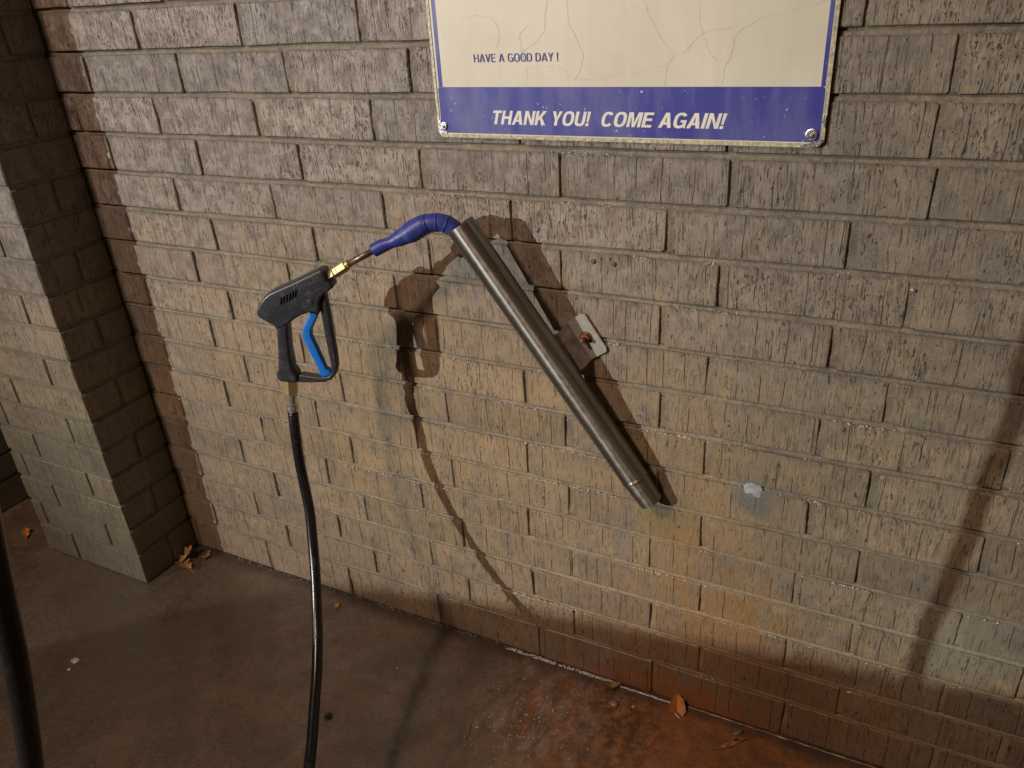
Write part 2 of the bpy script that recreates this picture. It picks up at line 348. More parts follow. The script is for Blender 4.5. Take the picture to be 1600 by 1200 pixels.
M_PETAL = plain('pinkish_wet_scrap', (0.33, 0.15, 0.10), 0.28, 0, 0.4, 160)
M_CARPAINT = plain('dark_car_paint', (0.03, 0.035, 0.045), 0.25, 0.3, 0.05, 5, 0, 0, Coat_Weight=0.6)
M_GLASS = plain('dark_glass', (0.01, 0.012, 0.014), 0.05)
M_TYRE = plain('tyre_rubber', (0.015, 0.015, 0.015), 0.8)

# ------------------------------------------------------------------ ground
bm = bmesh.new()
vs = [bm.verts.new(p) for p in ((-14, 0.35, 0), (14, 0.35, 0), (14, -22, 0), (-14, -22, 0))]
bm.faces.new(vs[::-1])
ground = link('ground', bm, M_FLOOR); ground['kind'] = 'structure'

# ------------------------------------------------------------------ brick wall
ROWS = [[-2.2134, -1.9453, -1.6772, -1.4091, -1.1411, -0.873, -0.6049, -0.3369, 0.0029, 0.2679, 0.5409, 0.7354, 1.0035, 1.2716, 1.3257, 1.8077, 2.0758, 2.3438, 2.6119, 2.88], [-2.0511, -1.7831, -1.515, -1.2469, -0.9789, -0.7108, -0.4427, -0.1746, 0.0925, 0.3611, 0.6275, 0.8976, 1.1657, 1.4372, 1.7018, 1.9699, 2.238, 2.5061, 2.7741, 3.0422], [-2.1221, -1.854, -1.5859, -1.3179, -1.0498, -0.7817, -0.5137, -0.2456, 0.001, 0.2682, 0.5363, 0.8267, 1.0948, 1.429, 1.6309, 1.899, 2.167, 2.4351, 2.7032, 2.9713], [-2.0516, -1.7835, -1.5155, -1.2474, -0.9793, -0.7112, -0.4432, -0.1751, 0.0916, 0.3572, 0.6263, 0.896, 1.1692, 1.4385, 1.7014, 1.9695, 2.2375, 2.5056, 2.7737, 3.0417], [-2.1437, -1.8756, -1.6075, -1.3395, -1.0714, -0.8033, -0.5352, -0.2672, -0.0019, 0.2684, 0.5367, 0.8026, 1.0752, 1.3455, 1.6093, 1.8774, 2.1455, 2.4135, 2.6816, 2.9497], [-2.0563, -1.7882, -1.5202, -1.2521, -0.984, -0.7159, -0.4479, -0.1798, 0.0839, 0.3552, 0.6246, 0.8908, 1.1618, 1.4343, 1.6967, 1.9648, 2.2328, 2.5009, 2.769, 3.037], [-2.145, -1.877, -1.6089, -1.3408, -1.0728, -0.8047, -0.5366, -0.2686, -0.0005, 0.2687, 0.5379, 0.8037, 1.0695, 1.3388, 1.6079, 1.876, 2.1441, 2.4122, 2.6802, 2.9483], [-2.0597, -1.7917, -1.5236, -1.2555, -0.9874, -0.7194, -0.4513, -0.1832, 0.0801, 0.3529, 0.6224, 0.8891, 1.1549, 1.4308, 1.6933, 1.9613, 2.2294, 2.4975, 2.7655, 3.0336], [-2.1446, -1.8765, -1.6084, -1.3404, -1.0723, -0.8042, -0.5362, -0.2681, -0.0005, 0.269, 0.5361, 0.8064, 1.0732, 1.34, 1.6051, 1.8765, 2.1445, 2.4126, 2.6807, 2.9488], [-2.0567, -1.7886, -1.5206, -1.2525, -0.9844, -0.7164, -0.4483, -0.1802, 0.0835, 0.3601, 0.6274, 0.8911, 1.1582, 1.4279, 1.6963, 1.9644, 2.2324, 2.5005, 2.7686, 3.0366], [-2.1437, -1.8756, -1.6075, -1.3395, -1.0714, -0.8033, -0.5353, -0.2672, -0.002, 0.2731, 0.5417, 0.8043, 1.0732, 1.3422, 1.6032, 1.8774, 2.1454, 2.4135, 2.6816, 2.9497], [-2.0564, -1.7883, -1.5202, -1.2522, -0.9841, -0.716, -0.4479, -0.1799, 0.0875, 0.3555, 0.6236, 0.8933, 1.1599, 1.4304, 1.6966, 1.9647, 2.2328, 2.5008, 2.7689, 3.037], [-2.1486, -1.8806, -1.6125, -1.3444, -1.0764, -0.8083, -0.5402, -0.2721, -0.0001, 0.2683, 0.5357, 0.7996, 1.0634, 1.3349, 1.5992, 1.8724, 2.1405, 2.4086, 2.6766, 2.9447], [-2.049, -1.781, -1.5129, -1.2448, -0.9767, -0.7087, -0.4406, -0.1725, 0.09, 0.3667, 0.6315, 0.8978, 1.1673, 1.441, 1.704, 1.972, 2.2401, 2.5082, 2.7762, 3.0443], [-2.1461, -1.8781, -1.61, -1.3419, -1.0738, -0.8058, -0.5377, -0.2696, 0.0019, 0.2706, 0.5396, 0.8024, 1.0683, 1.335, 1.6007, 1.8749, 2.143, 2.4111, 2.6791, 2.9472], [-2.0473, -1.7793, -1.5112, -1.2431, -0.9751, -0.707, -0.4389, -0.1708, 0.0913, 0.3671, 0.6329, 0.8984, 1.1718, 1.4396, 1.709, 1.9737, 2.2418, 2.5099, 2.7779, 3.046], [-2.1403, -1.8722, -1.6041, -1.3361, -1.068, -0.7999, -0.5319, -0.2638, 0.0012, 0.2739, 0.5411, 0.8085, 1.0766, 1.3455, 1.6127, 1.8808, 2.1488, 2.4169, 2.685, 2.953]]
BEDS = [1.3223, 1.241, 1.1597, 1.0784, 0.9971, 0.9158, 0.8345, 0.7532, 0.6719, 0.5906, 0.5093, 0.428, 0.3467, 0.2654, 0.1841, 0.1028, 0.0215]
H = 0.0813; W = 0.26807; JOINT = 0.0100
ROWS[0] = [round(k * W, 4) for k in range(-8, 5)] + [1.3257] + [round(1.3257 + k * W, 4) for k in range(1, 6)]
ROWS[2] = ROWS[2][:12] + [1.161, 1.429, 1.697, 1.965, 2.233, 2.501, 2.769]
def wall_brick_mesh(name, w, h, depth=0.032):
    """one brick of the wall: uneven outline, worn arris, sides running back into the mortar"""
    pts = []
    hw, hh = w / 2, h / 2
    def j(a): return random.uniform(-a, a)
    c = 0.0022
    base = [(-hw + c, -hh), (-hw * 0.35, -hh), (hw * 0.35, -hh), (hw - c, -hh), (hw, -hh + c), (hw, hh - c), (hw - c, hh), (hw * 0.3, hh), (-hw * 0.35, hh), (-hw + c, hh), (-hw, hh - c), (-hw, -hh + c)]
    ring = [(x + j(0.0010), z + j(0.0011)) for x, z in base]
    if random.random() < 0.30:                       # a knocked corner
        k = random.choice((3, 5, 9, 11)); m = {3: 4, 5: 6, 9: 10, 11: 0}[k]; q = random.uniform(0.002, 0.007)
        for u, f in ((k, 1.0), (m, 0.8)):
            x, z = ring[u]; ring[u] = (x - math.copysign(q * f * (0.9 if u in (3, 6, 9, 0) else 0.2), x), z - math.copysign(q * f * (0.2 if u in (3, 6, 9, 0) else 0.7), z))
    tilt = j(0.004); tw = j(0.010); yo = j(0.0010)
    V = []; n = len(ring)
    for x, z in ring:
        s = 0.0016
        V.append((x - math.copysign(s, x), yo + x * tilt + z * tw, z - math.copysign(s, z)))
    for x, z in ring: V.append((x, yo + 0.0022 + x * tilt + z * tw, z))
    for x, z in ring: V.append((x, depth, z))
    F = [tuple(range(n))]
    for a in range(2):
        for k in range(n):
            p, q = a * n + k, a * n + (k + 1) % n
            F.append((p, p + n, q + n, q))
    me = bpy.data.meshes.new(name); me.from_pydata(V, [], F); me.update()
    return me
wall = thing('brick_wall', 'long tan brick wall with recessed mortar joints behind the wash gun', 'wall')
def row_span(r):
    """bottom and top of the bricks of course r (negative above the frame)"""
    if r >= 0:
        z0 = BEDS[r]; top = BEDS[r - 1] if r > 0 else BEDS[0] + H
        return (0.002 if r == 16 else z0, top - JOINT)
    return (BEDS[0] + H * (-r), BEDS[0] + H * (1 - r) - JOINT)
stuffV = []; stuffF = []
for r in range(-14, 17):
    z0, z1 = row_span(r)
    joints = ROWS[r] if r >= 0 else [(k + (0.34 if r % 2 else 0)) * W for k in range(-8, 12)]
    for a, b in zip(joints[:-1], joints[1:]):
        g = JOINT / 2 + random.uniform(-0.0018, 0.0014)
        x0, x1 = a + g, b - g
        if x1 - x0 < 0.02: continue
        if x0 < -0.70 and x1 > -0.70: x1 = -0.70
        if x0 > -0.69 and x0 < -0.288 and x1 > -0.288: x0 = -0.288
        if x0 >= -0.70 and x1 <= -0.288: continue
        if x1 - x0 < 0.02: continue
        me = wall_brick_mesh('brick', x1 - x0, z1 - z0)
        lo = Vector(((x0 + x1) / 2, random.uniform(-0.0008, 0.0008), (z0 + z1) / 2))
        if r >= -1 and x1 > -0.30 and x0 < 1.95:
            link('brick', me, M_BRICK, wall, lo)
        else:
            off = len(stuffV)
            stuffV += [tuple(Vector(v.co) + lo) for v in me.vertices]
            stuffF += [tuple(i + off for i in p.vertices) for p in me.polygons]
            bpy.data.meshes.remove(me)
o = from_py('bricks_beyond_view', stuffV, stuffF, M_BRICK, wall); o['kind'] = 'stuff'
# mortar: a rough skin set back between the bricks, and a solid backing
V = []; F = []
xs = [-1.30 + 0.0042 * i for i in range(int(3.36 / 0.0042))]
zs = []
for r in range(16, -3, -1):
    z0, z1 = row_span(r)
    zs += [(z0 + (z1 - z0) * k / 12, 0.0) for k in range(13)]            # beside the brick
    zs += [(z1 + JOINT * f, w) for f, w in ((0.20, 0.0), (0.40, 0.05), (0.55, 0.35), (0.70, 0.8), (0.85, 1.0))]   # struck joint: pressed back under the brick above
for x in xs:
    for z, w in zs:
        d = 0.0041 + 0.0026 * noise.noise(Vector((x * 9, 3, z * 24))) + 0.0013 * noise.noise(Vector((x * 110, 7, z * 110)))
        d += w * (0.0036 + 0.0022 * noise.noise(Vector((x * 7, 11, z * 40))))
        V.append((x, max(0.0010, d), z))
nz = len(zs)
for i in range(len(xs) - 1):
    for k in range(nz - 1):
        a = i * nz + k; F.append((a, a + nz, a + nz + 1, a + 1))
from_py('mortar', V, F, M_MORTAR, wall, None, True)
bm = bmesh.new(); box(bm, -2.3, 3.2, 0.014, 0.20, -0.01, 2.62); link('backing', bm, M_MORTAR, wall)

# ------------------------------------------------------------------ brick pillar on the left
def block_mesh(name, sx, sy, sz):
    bm = bmesh.new(); box(bm, -sx / 2, sx / 2, -sy / 2, sy / 2, -sz / 2, sz / 2, 0.0022)
    for v in bm.verts: v.co += Vector([random.uniform(-0.0009, 0.0009) for _ in range(3)])
    me = bpy.data.meshes.new(name); bm.to_mesh(me); bm.free(); return me
def pillar(px0, px1, py, joints_e, joints_o, parts, label):
    p = thing('brick_pillar', label, 'pillar')
    SV = []; SF = []
    hb = 0.094
    for r in range(-14, 17):
        z0, z1 = row_span(r)
        blocks = []
        if r % 2 == 0:
            xs = [px0] + joints_e + [px1]
            blocks += [(a, b, py, py + hb) for a, b in zip(xs[:-1], xs[1:])]
            yy = py + hb
            while yy < -0.02: blocks += [(px1 - hb, px1, yy, min(yy + W, 0)), (px0, px0 + hb, yy, min(yy + W, 0))]; yy += W
        else:
            xs = [px0 + hb * 0.52] + joints_o + [px1 - hb]
            blocks += [(a, b, py, py + hb) for a, b in zip(xs[:-1], xs[1:])]
            blocks += [(px0, px0 + hb * 0.52, py, py + hb)]
            yy = py
            while yy < -0.02: blocks += [(px1 - hb, px1, yy, min(yy + W, 0))]; yy += W
            blocks += [(px0, px0 + hb * 0.52, py + hb, 0)]
        for a, b, c, d in blocks:
            g = JOINT / 2
            A = a + (g if a > px0 + 1e-4 else 0); B = b - (g if b < px1 - 1e-4 else 0)
            Cc = c + (g if c > py + 1e-4 else 0); D = d - g if d < -1e-4 else d - 0.001
            if B - A < 0.01 or D - Cc < 0.01: continue
            me = block_mesh('brick', B - A, D - Cc, z1 - z0)
            lo = Vector(((A + B) / 2 + random.uniform(-0.001, 0.001), (Cc + D) / 2, (z0 + z1) / 2))
            if parts and r >= -1: link('brick', me, M_BRICK, p, lo)
            else:
                off = len(SV); SV += [tuple(Vector(v.co) + lo) for v in me.vertices]; SF += [tuple(i + off for i in q.vertices) for q in me.polygons]
                bpy.data.meshes.remove(me)
    if SV:
        s = from_py('bricks_beyond_view', SV, SF, M_BRICK, p); s['kind'] = 'stuff'
    bm = bmesh.new(); box(bm, px0 + 0.004, px1 - 0.004, py + 0.004, -0.003, -0.008, 2.55); link('mortar', bm, M_MORTAR, p)
    return p
pillar(-0.690, -0.285, -0.180, [-0.552], [-0.375 - 0.004], True, 'square tan brick pillar standing out from the wall at the left, its right side in deep shadow')
pillar(-1.42, -1.00, -0.55, [-1.27], [-1.18], False, 'deep brick pier added out of view at the far left to shade the wall beside the square pillar')  # unseen pier, added to throw shade on the wall left of the pillar

# ------------------------------------------------------------------ sign
sg = thing('wall_sign', 'cream enamel sign with blue border and band reading THANK YOU! COME AGAIN!', 'sign')
SX0, SX1, SZ0, SZ1 = 0.672, 1.2905, 1.171, 2.08
def rrect(x0, x1, z0, z1, r, n=6):
    out = []
    for cx, cz, a0 in ((x1 - r, z0 + r, -90), (x1 - r, z1 - r, 0), (x0 + r, z1 - r, 90), (x0 + r, z0 + r, 180)):
        for k in range(n + 1):
            a = math.radians(a0 + 90 * k / n); out.append((cx + r * math.cos(a), cz + r * math.sin(a)))
    return out
def plate(name, outline, y0, y1, mat, parent, bevel=0.0):
    bm = bmesh.new()
    f = [bm.verts.new((x, y0, z)) for x, z in outline]; b = [bm.verts.new((x, y1, z)) for x, z in outline]
    n = len(outline)
    ff = bm.faces.new(f); bm.faces.new(b[::-1])
    for k in range(n): bm.faces.new((f[k], b[k], b[(k + 1) % n], f[(k + 1) % n]))
    bmesh.ops.recalc_face_normals(bm, faces=bm.faces)
    if bevel: bmesh.ops.bevel(bm, geom=list(ff.edges), offset=bevel, segments=2, affect='EDGES')
    return link(name, bm, mat, parent)
plate('panel', rrect(SX0, SX1, SZ0, SZ1, 0.013), -0.0060, -0.0025, M_CREAM, sg, 0.0008)
# a grimy raised rim, lapped round the edge
o1 = rrect(SX0, SX1, SZ0, SZ1, 0.013); i1 = rrect(SX0 + 0.0052, SX1 - 0.0052, SZ0 + 0.0058, SZ1 - 0.0052, 0.009)
bm = bmesh.new(); n = len(o1)
ro = [bm.verts.new((x, -0.0064, z)) for x, z in o1]; ri = [bm.verts.new((x, -0.0072, z)) for x, z in i1]; rr = [bm.verts.new((x, -0.0028, z)) for x, z in o1]; rb = [bm.verts.new((x, -0.0055, z)) for x, z in i1]
for k in range(n):
    m = (k + 1) % n
    bm.faces.new((ro[k], ro[m], ri[m], ri[k])); bm.faces.new((ro[m], ro[k], rr[k], rr[m])); bm.faces.new((ri[k], ri[m], rb[m], rb[k]))
bmesh.ops.recalc_face_normals(bm, faces=bm.faces); link('rim', bm, M_RIM, sg)
def strip(name, x0, x1, z0, z1, mat, y=-0.0064): return plate(name, [(x0, z0), (x1, z0), (x1, z1), (x0, z1)], y, y + 0.0003, mat, sg)
BX0, BX1 = 0.6795, 1.2845
plate('blue_band', rrect(BX0, BX1, 1.1785, 1.2513, 0.004), -0.0066, -0.0062, M_BAND, sg)
strip('border_line', 0.6815, 0.6885, 1.2515, 2.070, M_BAND); strip('border_line', 1.2785, 1.2842, 1.2515, 2.070, M_BAND)
strip('border_line', 0.6887, 1.2783, 2.064, 2.070, M_BAND)
def sell(cx, cy, rx, ry, a0, a1, n=18, e=2.5):
    out = []
    for k in range(n + 1):
        a = math.radians(a0 + (a1 - a0) * k / n); c, s = math.cos(a), math.sin(a)
        out.append((cx + rx * math.copysign(abs(c) ** (2 / e), c), cy + ry * math.copysign(abs(s) ** (2 / e), s)))
    return out
def glyph(ch, s):
    """outline of a plain sans capital, cap height 1, stem width s: (advance width, [closed outlines])"""
    b = s * 0.86
    if ch == ' ': return 0.26, []
    if ch == '!': return s, [[(0, 0), (s, 0), (s, s), (0, s)], [(s * .18, s * 1.35), (s * .82, s * 1.35), (s, 1), (0, 1)]]
    if ch == 'I': return s, [[(0, 0), (s, 0), (s, 1), (0, 1)]]
    if ch == 'H':
        w = 0.70; return w, [[(0, 0), (s, 0), (s, .5 - b / 2), (w - s, .5 - b / 2), (w - s, 0), (w, 0), (w, 1), (w - s, 1), (w - s, .5 + b / 2), (s, .5 + b / 2), (s, 1), (0, 1)]]
    if ch == 'T':
        w = 0.62; return w, [[(w / 2 - s / 2, 0), (w / 2 + s / 2, 0), (w / 2 + s / 2, 1 - b), (w, 1 - b), (w, 1), (0, 1), (0, 1 - b), (w / 2 - s / 2, 1 - b)]]
    if ch == 'E':
        w = 0.60; return w, [[(0, 0), (w, 0), (w, b), (s, b), (s, .52 - b / 2), (w * .93, .52 - b / 2), (w * .93, .52 + b / 2), (s, .52 + b / 2), (s, 1 - b), (w * .98, 1 - b), (w * .98, 1), (0, 1)]]
    if ch == 'N':
        w = 0.70; return w, [[(0, 0), (s * .95, 0), (s * .95, .68), (w - s * 1.05, 0), (w, 0), (w, 1), (w - s * .95, 1), (w - s * .95, .32), (s * 1.05, 1), (0, 1)]]
    if ch == 'M':
        w = 0.84; return w, [[(0, 0), (s * .92, 0), (s * .92, .76), (w / 2 - s * .45, 0), (w / 2 + s * .45, 0), (w - s * .92, .76), (w - s * .92, 0), (w, 0), (w, 1), (w - s * 1.35, 1), (w / 2, .30), (s * 1.35, 1), (0, 1)]]
    if ch == 'K':
        w = 0.70; return w, [[(0, 0), (s, 0), (s, .30), (s + .11, .42), (w - s * 1.15, 0), (w + .04, 0), (s + .11 + s * .62, .57), (w, 1), (w - s * 1.25, 1), (s, .56), (s, 1), (0, 1)]]
    if ch == 'A':
        w = 0.76; return w, [[(0, 0), (s * 1.05, 0), (s * 1.05 + .065, .21), (w - s * 1.05 - .065, .21), (w - s * 1.05, 0), (w, 0), (w / 2 + s * .60, 1), (w / 2 - s * .60, 1)], [(s * 1.05 + .065 + b * .33 - .005, .21 + b * .86), (w / 2, .83 - s * .25), (w - (s * 1.05 + .065 + b * .33 - .005), .21 + b * .86)]]
    if ch == 'V':
        w = 0.68; return w, [[(w / 2 - s * .58, 0), (w / 2 + s * .58, 0), (w, 1), (w - s * 1.08, 1), (w / 2, .24), (s * 1.08, 1), (0, 1)]]
    if ch == 'Y':
        w = 0.68; return w, [[(w / 2 - s / 2, 0), (w / 2 + s / 2, 0), (w / 2 + s / 2, .40), (w, 1), (w - s * 1.12, 1), (w / 2, .58), (s * 1.12, 1), (0, 1), (w / 2 - s / 2, .40)]]
    if ch == 'U':
        w = 0.68; o = sell(w / 2, .36, w / 2, .37, 180, 360); i = sell(w / 2, .36, w / 2 - s, .37 - b, 360, 180)
        return w, [[(0, 1)] + o + [(w, 1), (w - s, 1)] + i + [(s, 1)]]
    if ch == 'D':
        w = 0.70; o = sell(w - .38, .5, .38, .5, -90, 90); i = sell(w - .38, .5, .38 - s, .5 - b, 90, -90)
        return w, [[(0, 0)] + o + [(0, 1)], [(s, 1 - b)] + i + [(s, b)]]
    if ch == 'O':
        w = 0.76; return w, [sell(w / 2, .5, w / 2, .515, 0, 360, 36)[:-1], sell(w / 2, .5, w / 2 - s, .515 - b, 360, 0, 36)[:-1]]
    if ch == 'C':
        w = 0.72; return w, [sell(w / 2 + .01, .5, w / 2, .515, 34, 326, 30) + sell(w / 2 + .01, .5, w / 2 - s, .515 - b, 318, 42, 30)]
    if ch == 'G':
        w = 0.75; o = sell(w / 2, .5, w / 2, .515, 34, 300, 28); i = sell(w / 2, .5, w / 2 - s, .515 - b, 310, 42, 28)
        return w, [o + [(w * .84, .10), (w * .88, 0), (w, 0), (w, .53), (w * .54, .53), (w * .54, .53 - b * .9), (w - s * .95, .53 - b * .9), (w - s * .98, .24)] + i]
    raise ValueError(ch)
def text(name, body, x, z, width, height, mat, stem, gap, shear, y=-0.0070):
    """flat printed lettering built from the outlines above and fitted to its measured place on the sign"""
    cu = bpy.data.curves.new(name, 'CURVE'); cu.dimensions = '2D'; cu.fill_mode = 'BOTH'
    px = 0.0
    for ch in body:
        w, outs = glyph(ch, stem)
        for o in outs:
            sp = cu.splines.new('POLY'); sp.points.add(len(o) - 1); sp.use_cyclic_u = True
            for k, (a, b) in enumerate(o): sp.points[k].co = (px + a + shear * b, b, 0, 1)
        px += w + gap
    tmp = bpy.data.objects.new('tmp_text', cu); COL.objects.link(tmp)
    dg = bpy.context.evaluated_depsgraph_get(); dg.update()
    me = bpy.data.meshes.new_from_object(tmp.evaluated_get(dg))
    bpy.data.objects.remove(tmp)
    xs = [v.co.x for v in me.vertices]; ax, bx = min(xs), max(xs)
    for v in me.vertices: v.co = Vector((x + (v.co.x - ax) / (bx - ax) * width, y, z + v.co.y * height))
    me.materials.clear(); me.update()
    return link(name, me, mat, sg)
text('lettering', 'HAVE A GOOD DAY !', 0.7513, 1.2886, 0.1455, 0.0120, M_BAND, 0.135, 0.12, 0.0)
text('lettering', 'THANK YOU!', 0.7798, 1.1938, 0.1700, 0.0216, M_WHITE_PRINT, 0.200, 0.075, 0.22)
text('lettering', 'COME AGAIN!', 0.9661, 1.1938, 0.1908, 0.0216, M_WHITE_PRINT, 0.200, 0.075, 0.22)
CR = [[[0.8823, 1.3727], [0.8783, 1.3513], [0.8674, 1.3208], [0.8418, 1.3052], [0.8376, 1.2896]], [[0.913, 1.3714], [0.9171, 1.3371], [0.9318, 1.3105], [0.9365, 1.2909], [0.9234, 1.2612], [0.8944, 1.2797], [0.8568, 1.2801], [0.8425, 1.2775]], [[0.9234, 1.2612], [0.9769, 1.2655], [1.0643, 1.2797]], [[1.0275, 1.3666], [1.044, 1.3374], [1.0779, 1.2931], [1.1131, 1.3189], [1.1479, 1.3261], [1.1637, 1.3216]], [[1.1637, 1.3216], [1.1938, 1.3365], [1.2415, 1.3486], [1.2798, 1.356]], [[1.1637, 1.3216], [1.1565, 1.3016], [1.1511, 1.277], [1.1445, 1.2543]], [[1.1082, 1.3632], [1.1125, 1.3311], [1.1276, 1.2981], [1.1493, 1.277]], [[1.0779, 1.2931], [1.0672, 1.2779], [1.0623, 1.2519]], [[0.7336, 1.3536], [0.7791, 1.3548], [0.7995, 1.3316], [0.7922, 1.3089]], [[0.8425, 1.2775], [0.844, 1.2663], [0.8399, 1.2521]], [[0.8376, 1.2896], [0.8352, 1.3216], [0.8492, 1.3409]]]
bm = bmesh.new()
for line in CR:
    P = smooth_path([(x, 0, z) for x, z in line], 5)
    P = [p + Vector((noise.noise(p * 60) * 0.0035, 0, noise.noise(p * 60 + Vector((5, 5, 5))) * 0.0035)) for p in P]
    prev = None
    for i, p in enumerate(P):
        t = (P[min(i + 1, len(P) - 1)] - P[max(i - 1, 0)]).normalized(); nn = Vector((-t.z, 0, t.x)) * (0.00025 + 0.0004 * abs(noise.noise(p * 40)))
        a = bm.verts.new((p.x + nn.x, -0.00632 - 0.00002 * (i % 2), p.z + nn.z)); b = bm.verts.new((p.x - nn.x, -0.00632, p.z - nn.z))
        if prev: bm.faces.new((prev[0], a, b, prev[1]))
        prev = (a, b)
link('crazing_cracks', bm, M_CRACK, sg)['kind'] = 'stuff'
def rivet(x, z, r):
    bm = bmesh.new()
    sweep(bm, [(x, -0.0062, z), (x, -0.0086, z), (x, -0.0092, z)], [r, r, r * 0.8], 20)
    o = link('rivet', bm, M_EDGE, sg)
    bm = bmesh.new(); sweep(bm, [(x + .001, -0.0090, z - .001), (x + .001, -0.0105, z - .001), (x + .001, -0.0112, z - .001)], [r * 0.40, r * 0.38, r * 0.2], 12)
    link('rivet_pin', bm, M_GREY, o)
    return o
rivet(0.6845, 1.1895, 0.0066); rivet(1.2735, 1.1885, 0.0084)
def chip(pts, y=-0.0078):
    return plate('bare_metal_patch', pts, y, y + 0.0012, M_EDGE, sg)
chip([(0.6735, 1.1815), (0.6765, 1.1775), (0.6870, 1.1765), (0.6905, 1.1800), (0.6800, 1.1835), (0.6790, 1.1985), (0.6745, 1.2010)])
chip([(1.2600, 1.1725), (1.2780, 1.1718), (1.2868, 1.1755), (1.2892, 1.1830), (1.2830, 1.1810), (1.2740, 1.1790), (1.2660, 1.1765)])
chip([(1.2852, 1.2050), (1.2895, 1.1980), (1.2900, 1.2130), (1.2868, 1.2150)])

# ------------------------------------------------------------------ holster tube on its bracket
T0 = Vector([0.7408, -0.079, 1.0436]); T1 = Vector([1.0557, -0.027, 0.5436]); TD = (T1 - T0).normalized(); TL = (T1 - T0).length
tb = thing('holster_tube', 'long weathered steel tube slanting down the wall that holds the spray lance', 'tube', None, T0)
tb.rotation_mode = 'QUATERNION'; tb.rotation_quaternion = TD.to_track_quat('Z', 'Y')
R = 0.0255
def lathe(prof, n=48):
    bm = bmesh.new(); rings = []
    for r, z in prof: rings.append([bm.verts.new((r * math.cos(2 * math.pi * k / n), r * math.sin(2 * math.pi * k / n), z)) for k in range(n)])
    for a, b in zip(rings[:-1], rings[1:]):
        for k in range(n): bm.faces.new((a[k], b[k], b[(k + 1) % n], a[(k + 1) % n]))
    bmesh.ops.recalc_face_normals(bm, faces=bm.faces)
    return bm
def autosmooth(o, ang=40):
    for p in o.data.polygons: p.use_smooth = True
    me = o.data
    bmx = bmesh.new(); bmx.from_mesh(me)
    for e in bmx.edges:
        if len(e.link_faces) == 2 and e.calc_face_angle(0) > math.radians(ang): e.smooth = False
    bmx.to_mesh(me); bmx.free()
    return o
def tz(z): return z
body = link('pipe', lathe([(R - 0.0022, 0.10), (R - 0.0022, 0.0004), (R - 0.0010, 0.0), (R, 0.0010), (R, TL * 0.93)]), M_TUBE, tb); autosmooth(body)
ring = link('collar', lathe([(R - 0.001, TL * 0.925), (R + 0.0006, TL * 0.927), (R + 0.0011, TL * 0.932), (R + 0.0002, TL * 0.938), (R - 0.001, TL * 0.94)]), M_TUBE, tb); autosmooth(ring, 60)
endc = link('end_sleeve', lathe([(R - 0.0006, TL * 0.93), (R - 0.0010, TL * 0.96), (R - 0.0035, TL * 1.03), (R - 0.0055, TL * 1.032), (R - 0.0058, TL * 0.98)]), M_TUBE, tb); autosmooth(endc)
bm = lathe([(0.0005, 0.10), (R - 0.0022, 0.1001)]); link('bore_shade_disc', bm, M_BLACK_DEEP, tb)  # black disc closes the pipe and stands in for the shade down it

br = thing('tube_bracket', 'folded steel bracket bolting the slanting tube to the wall', 'bracket')
def prism(name, poly, off, mat, parent, bevel=0.0):
    """a plate: polygon of world points, given thickness by the vector off"""
    bm = bmesh.new(); off = Vector(off)
    a = [bm.verts.new(Vector(p)) for p in poly]; b = [bm.verts.new(Vector(p) + off) for p in poly]
    n = len(poly); bm.faces.new(a); bm.faces.new(b[::-1])
    for k in range(n): bm.faces.new((a[k], b[k], b[(k + 1) % n], a[(k + 1) % n]))
    bmesh.ops.recalc_face_normals(bm, faces=bm.faces)
    if bevel: bmesh.ops.bevel(bm, geom=list(bm.edges), offset=bevel, segments=2, affect='EDGES', clamp_overlap=True)
    return link(name, bm, mat, parent)
B0, B1 = [Vector(p) for p in [[0.8988, -0.006, 0.8572], [0.9438, -0.006, 0.7913]]]; A0, A1 = [Vector(p) for p in [[0.8927, -0.03, 0.8479], [0.9359, -0.03, 0.7822]]]
D = [Vector(p) for p in [[0.9248, -0.006, 0.8776], [0.9331, -0.006, 0.8763], [0.9717, -0.006, 0.8194], [0.9729, -0.006, 0.8109], [0.9609, -0.006, 0.8028]]]
yv = Vector((0, 1, 0))
prism('flange', [B0, D[0], D[1], D[2], D[3], D[4], B1], (0, 0.0040, 0), plain('pale_grey_galvanised_steel', (0.37, 0.36, 0.32), 0.5, 0.25, 0.12, 120, 0.2, 0.0005), br, 0.0006)
# web rising from the flange towards the tube, then the top strip that is welded to it
axis_near = lambda p: T0 + TD * ((p - T0).dot(TD))
prism('web', [B0 + Vector((0, -.0002, 0)), A0, A1, B1 + Vector((0, -.0002, 0))], (0.0012, 0.0035, 0.0008), M_BRKT, br, 0.0006)
E0 = axis_near(A0).lerp(A0, 0.55) + Vector((0, 0.004, 0)); E1 = axis_near(A1).lerp(A1, 0.55) + Vector((0, 0.004, 0))
prism('top_strip', [A0 + Vector((0, -.0001, 0)), E0, E1, A1 + Vector((0, -.0001, 0))], (0.0, 0.0034, 0.0), M_BRKT, br, 0.0006)
bx, by, bz = [0.9347, -0.012, 0.8339]
bm = bmesh.new(); sweep(bm, [(bx, -0.0058, bz), (bx, -0.0075, bz)], 0.0115, 20); link('washer', bm, M_RUST, br)
bm = bmesh.new(); sweep(bm, [(bx, -0.0073, bz), (bx, -0.0135, bz), (bx, -0.0142, bz)], [0.0085, 0.0085, 0.0075], 6, True, 0.3); link('nut', bm, M_RUST, br)
bm = bmesh.new(); sweep(bm, [(bx, -0.0135, bz), (bx - .0008, -0.026, bz), (bx - .0008, -0.0275, bz)], [0.0043, 0.0043, 0.003], 12); link('stud', bm, M_RUST, br, None, True)

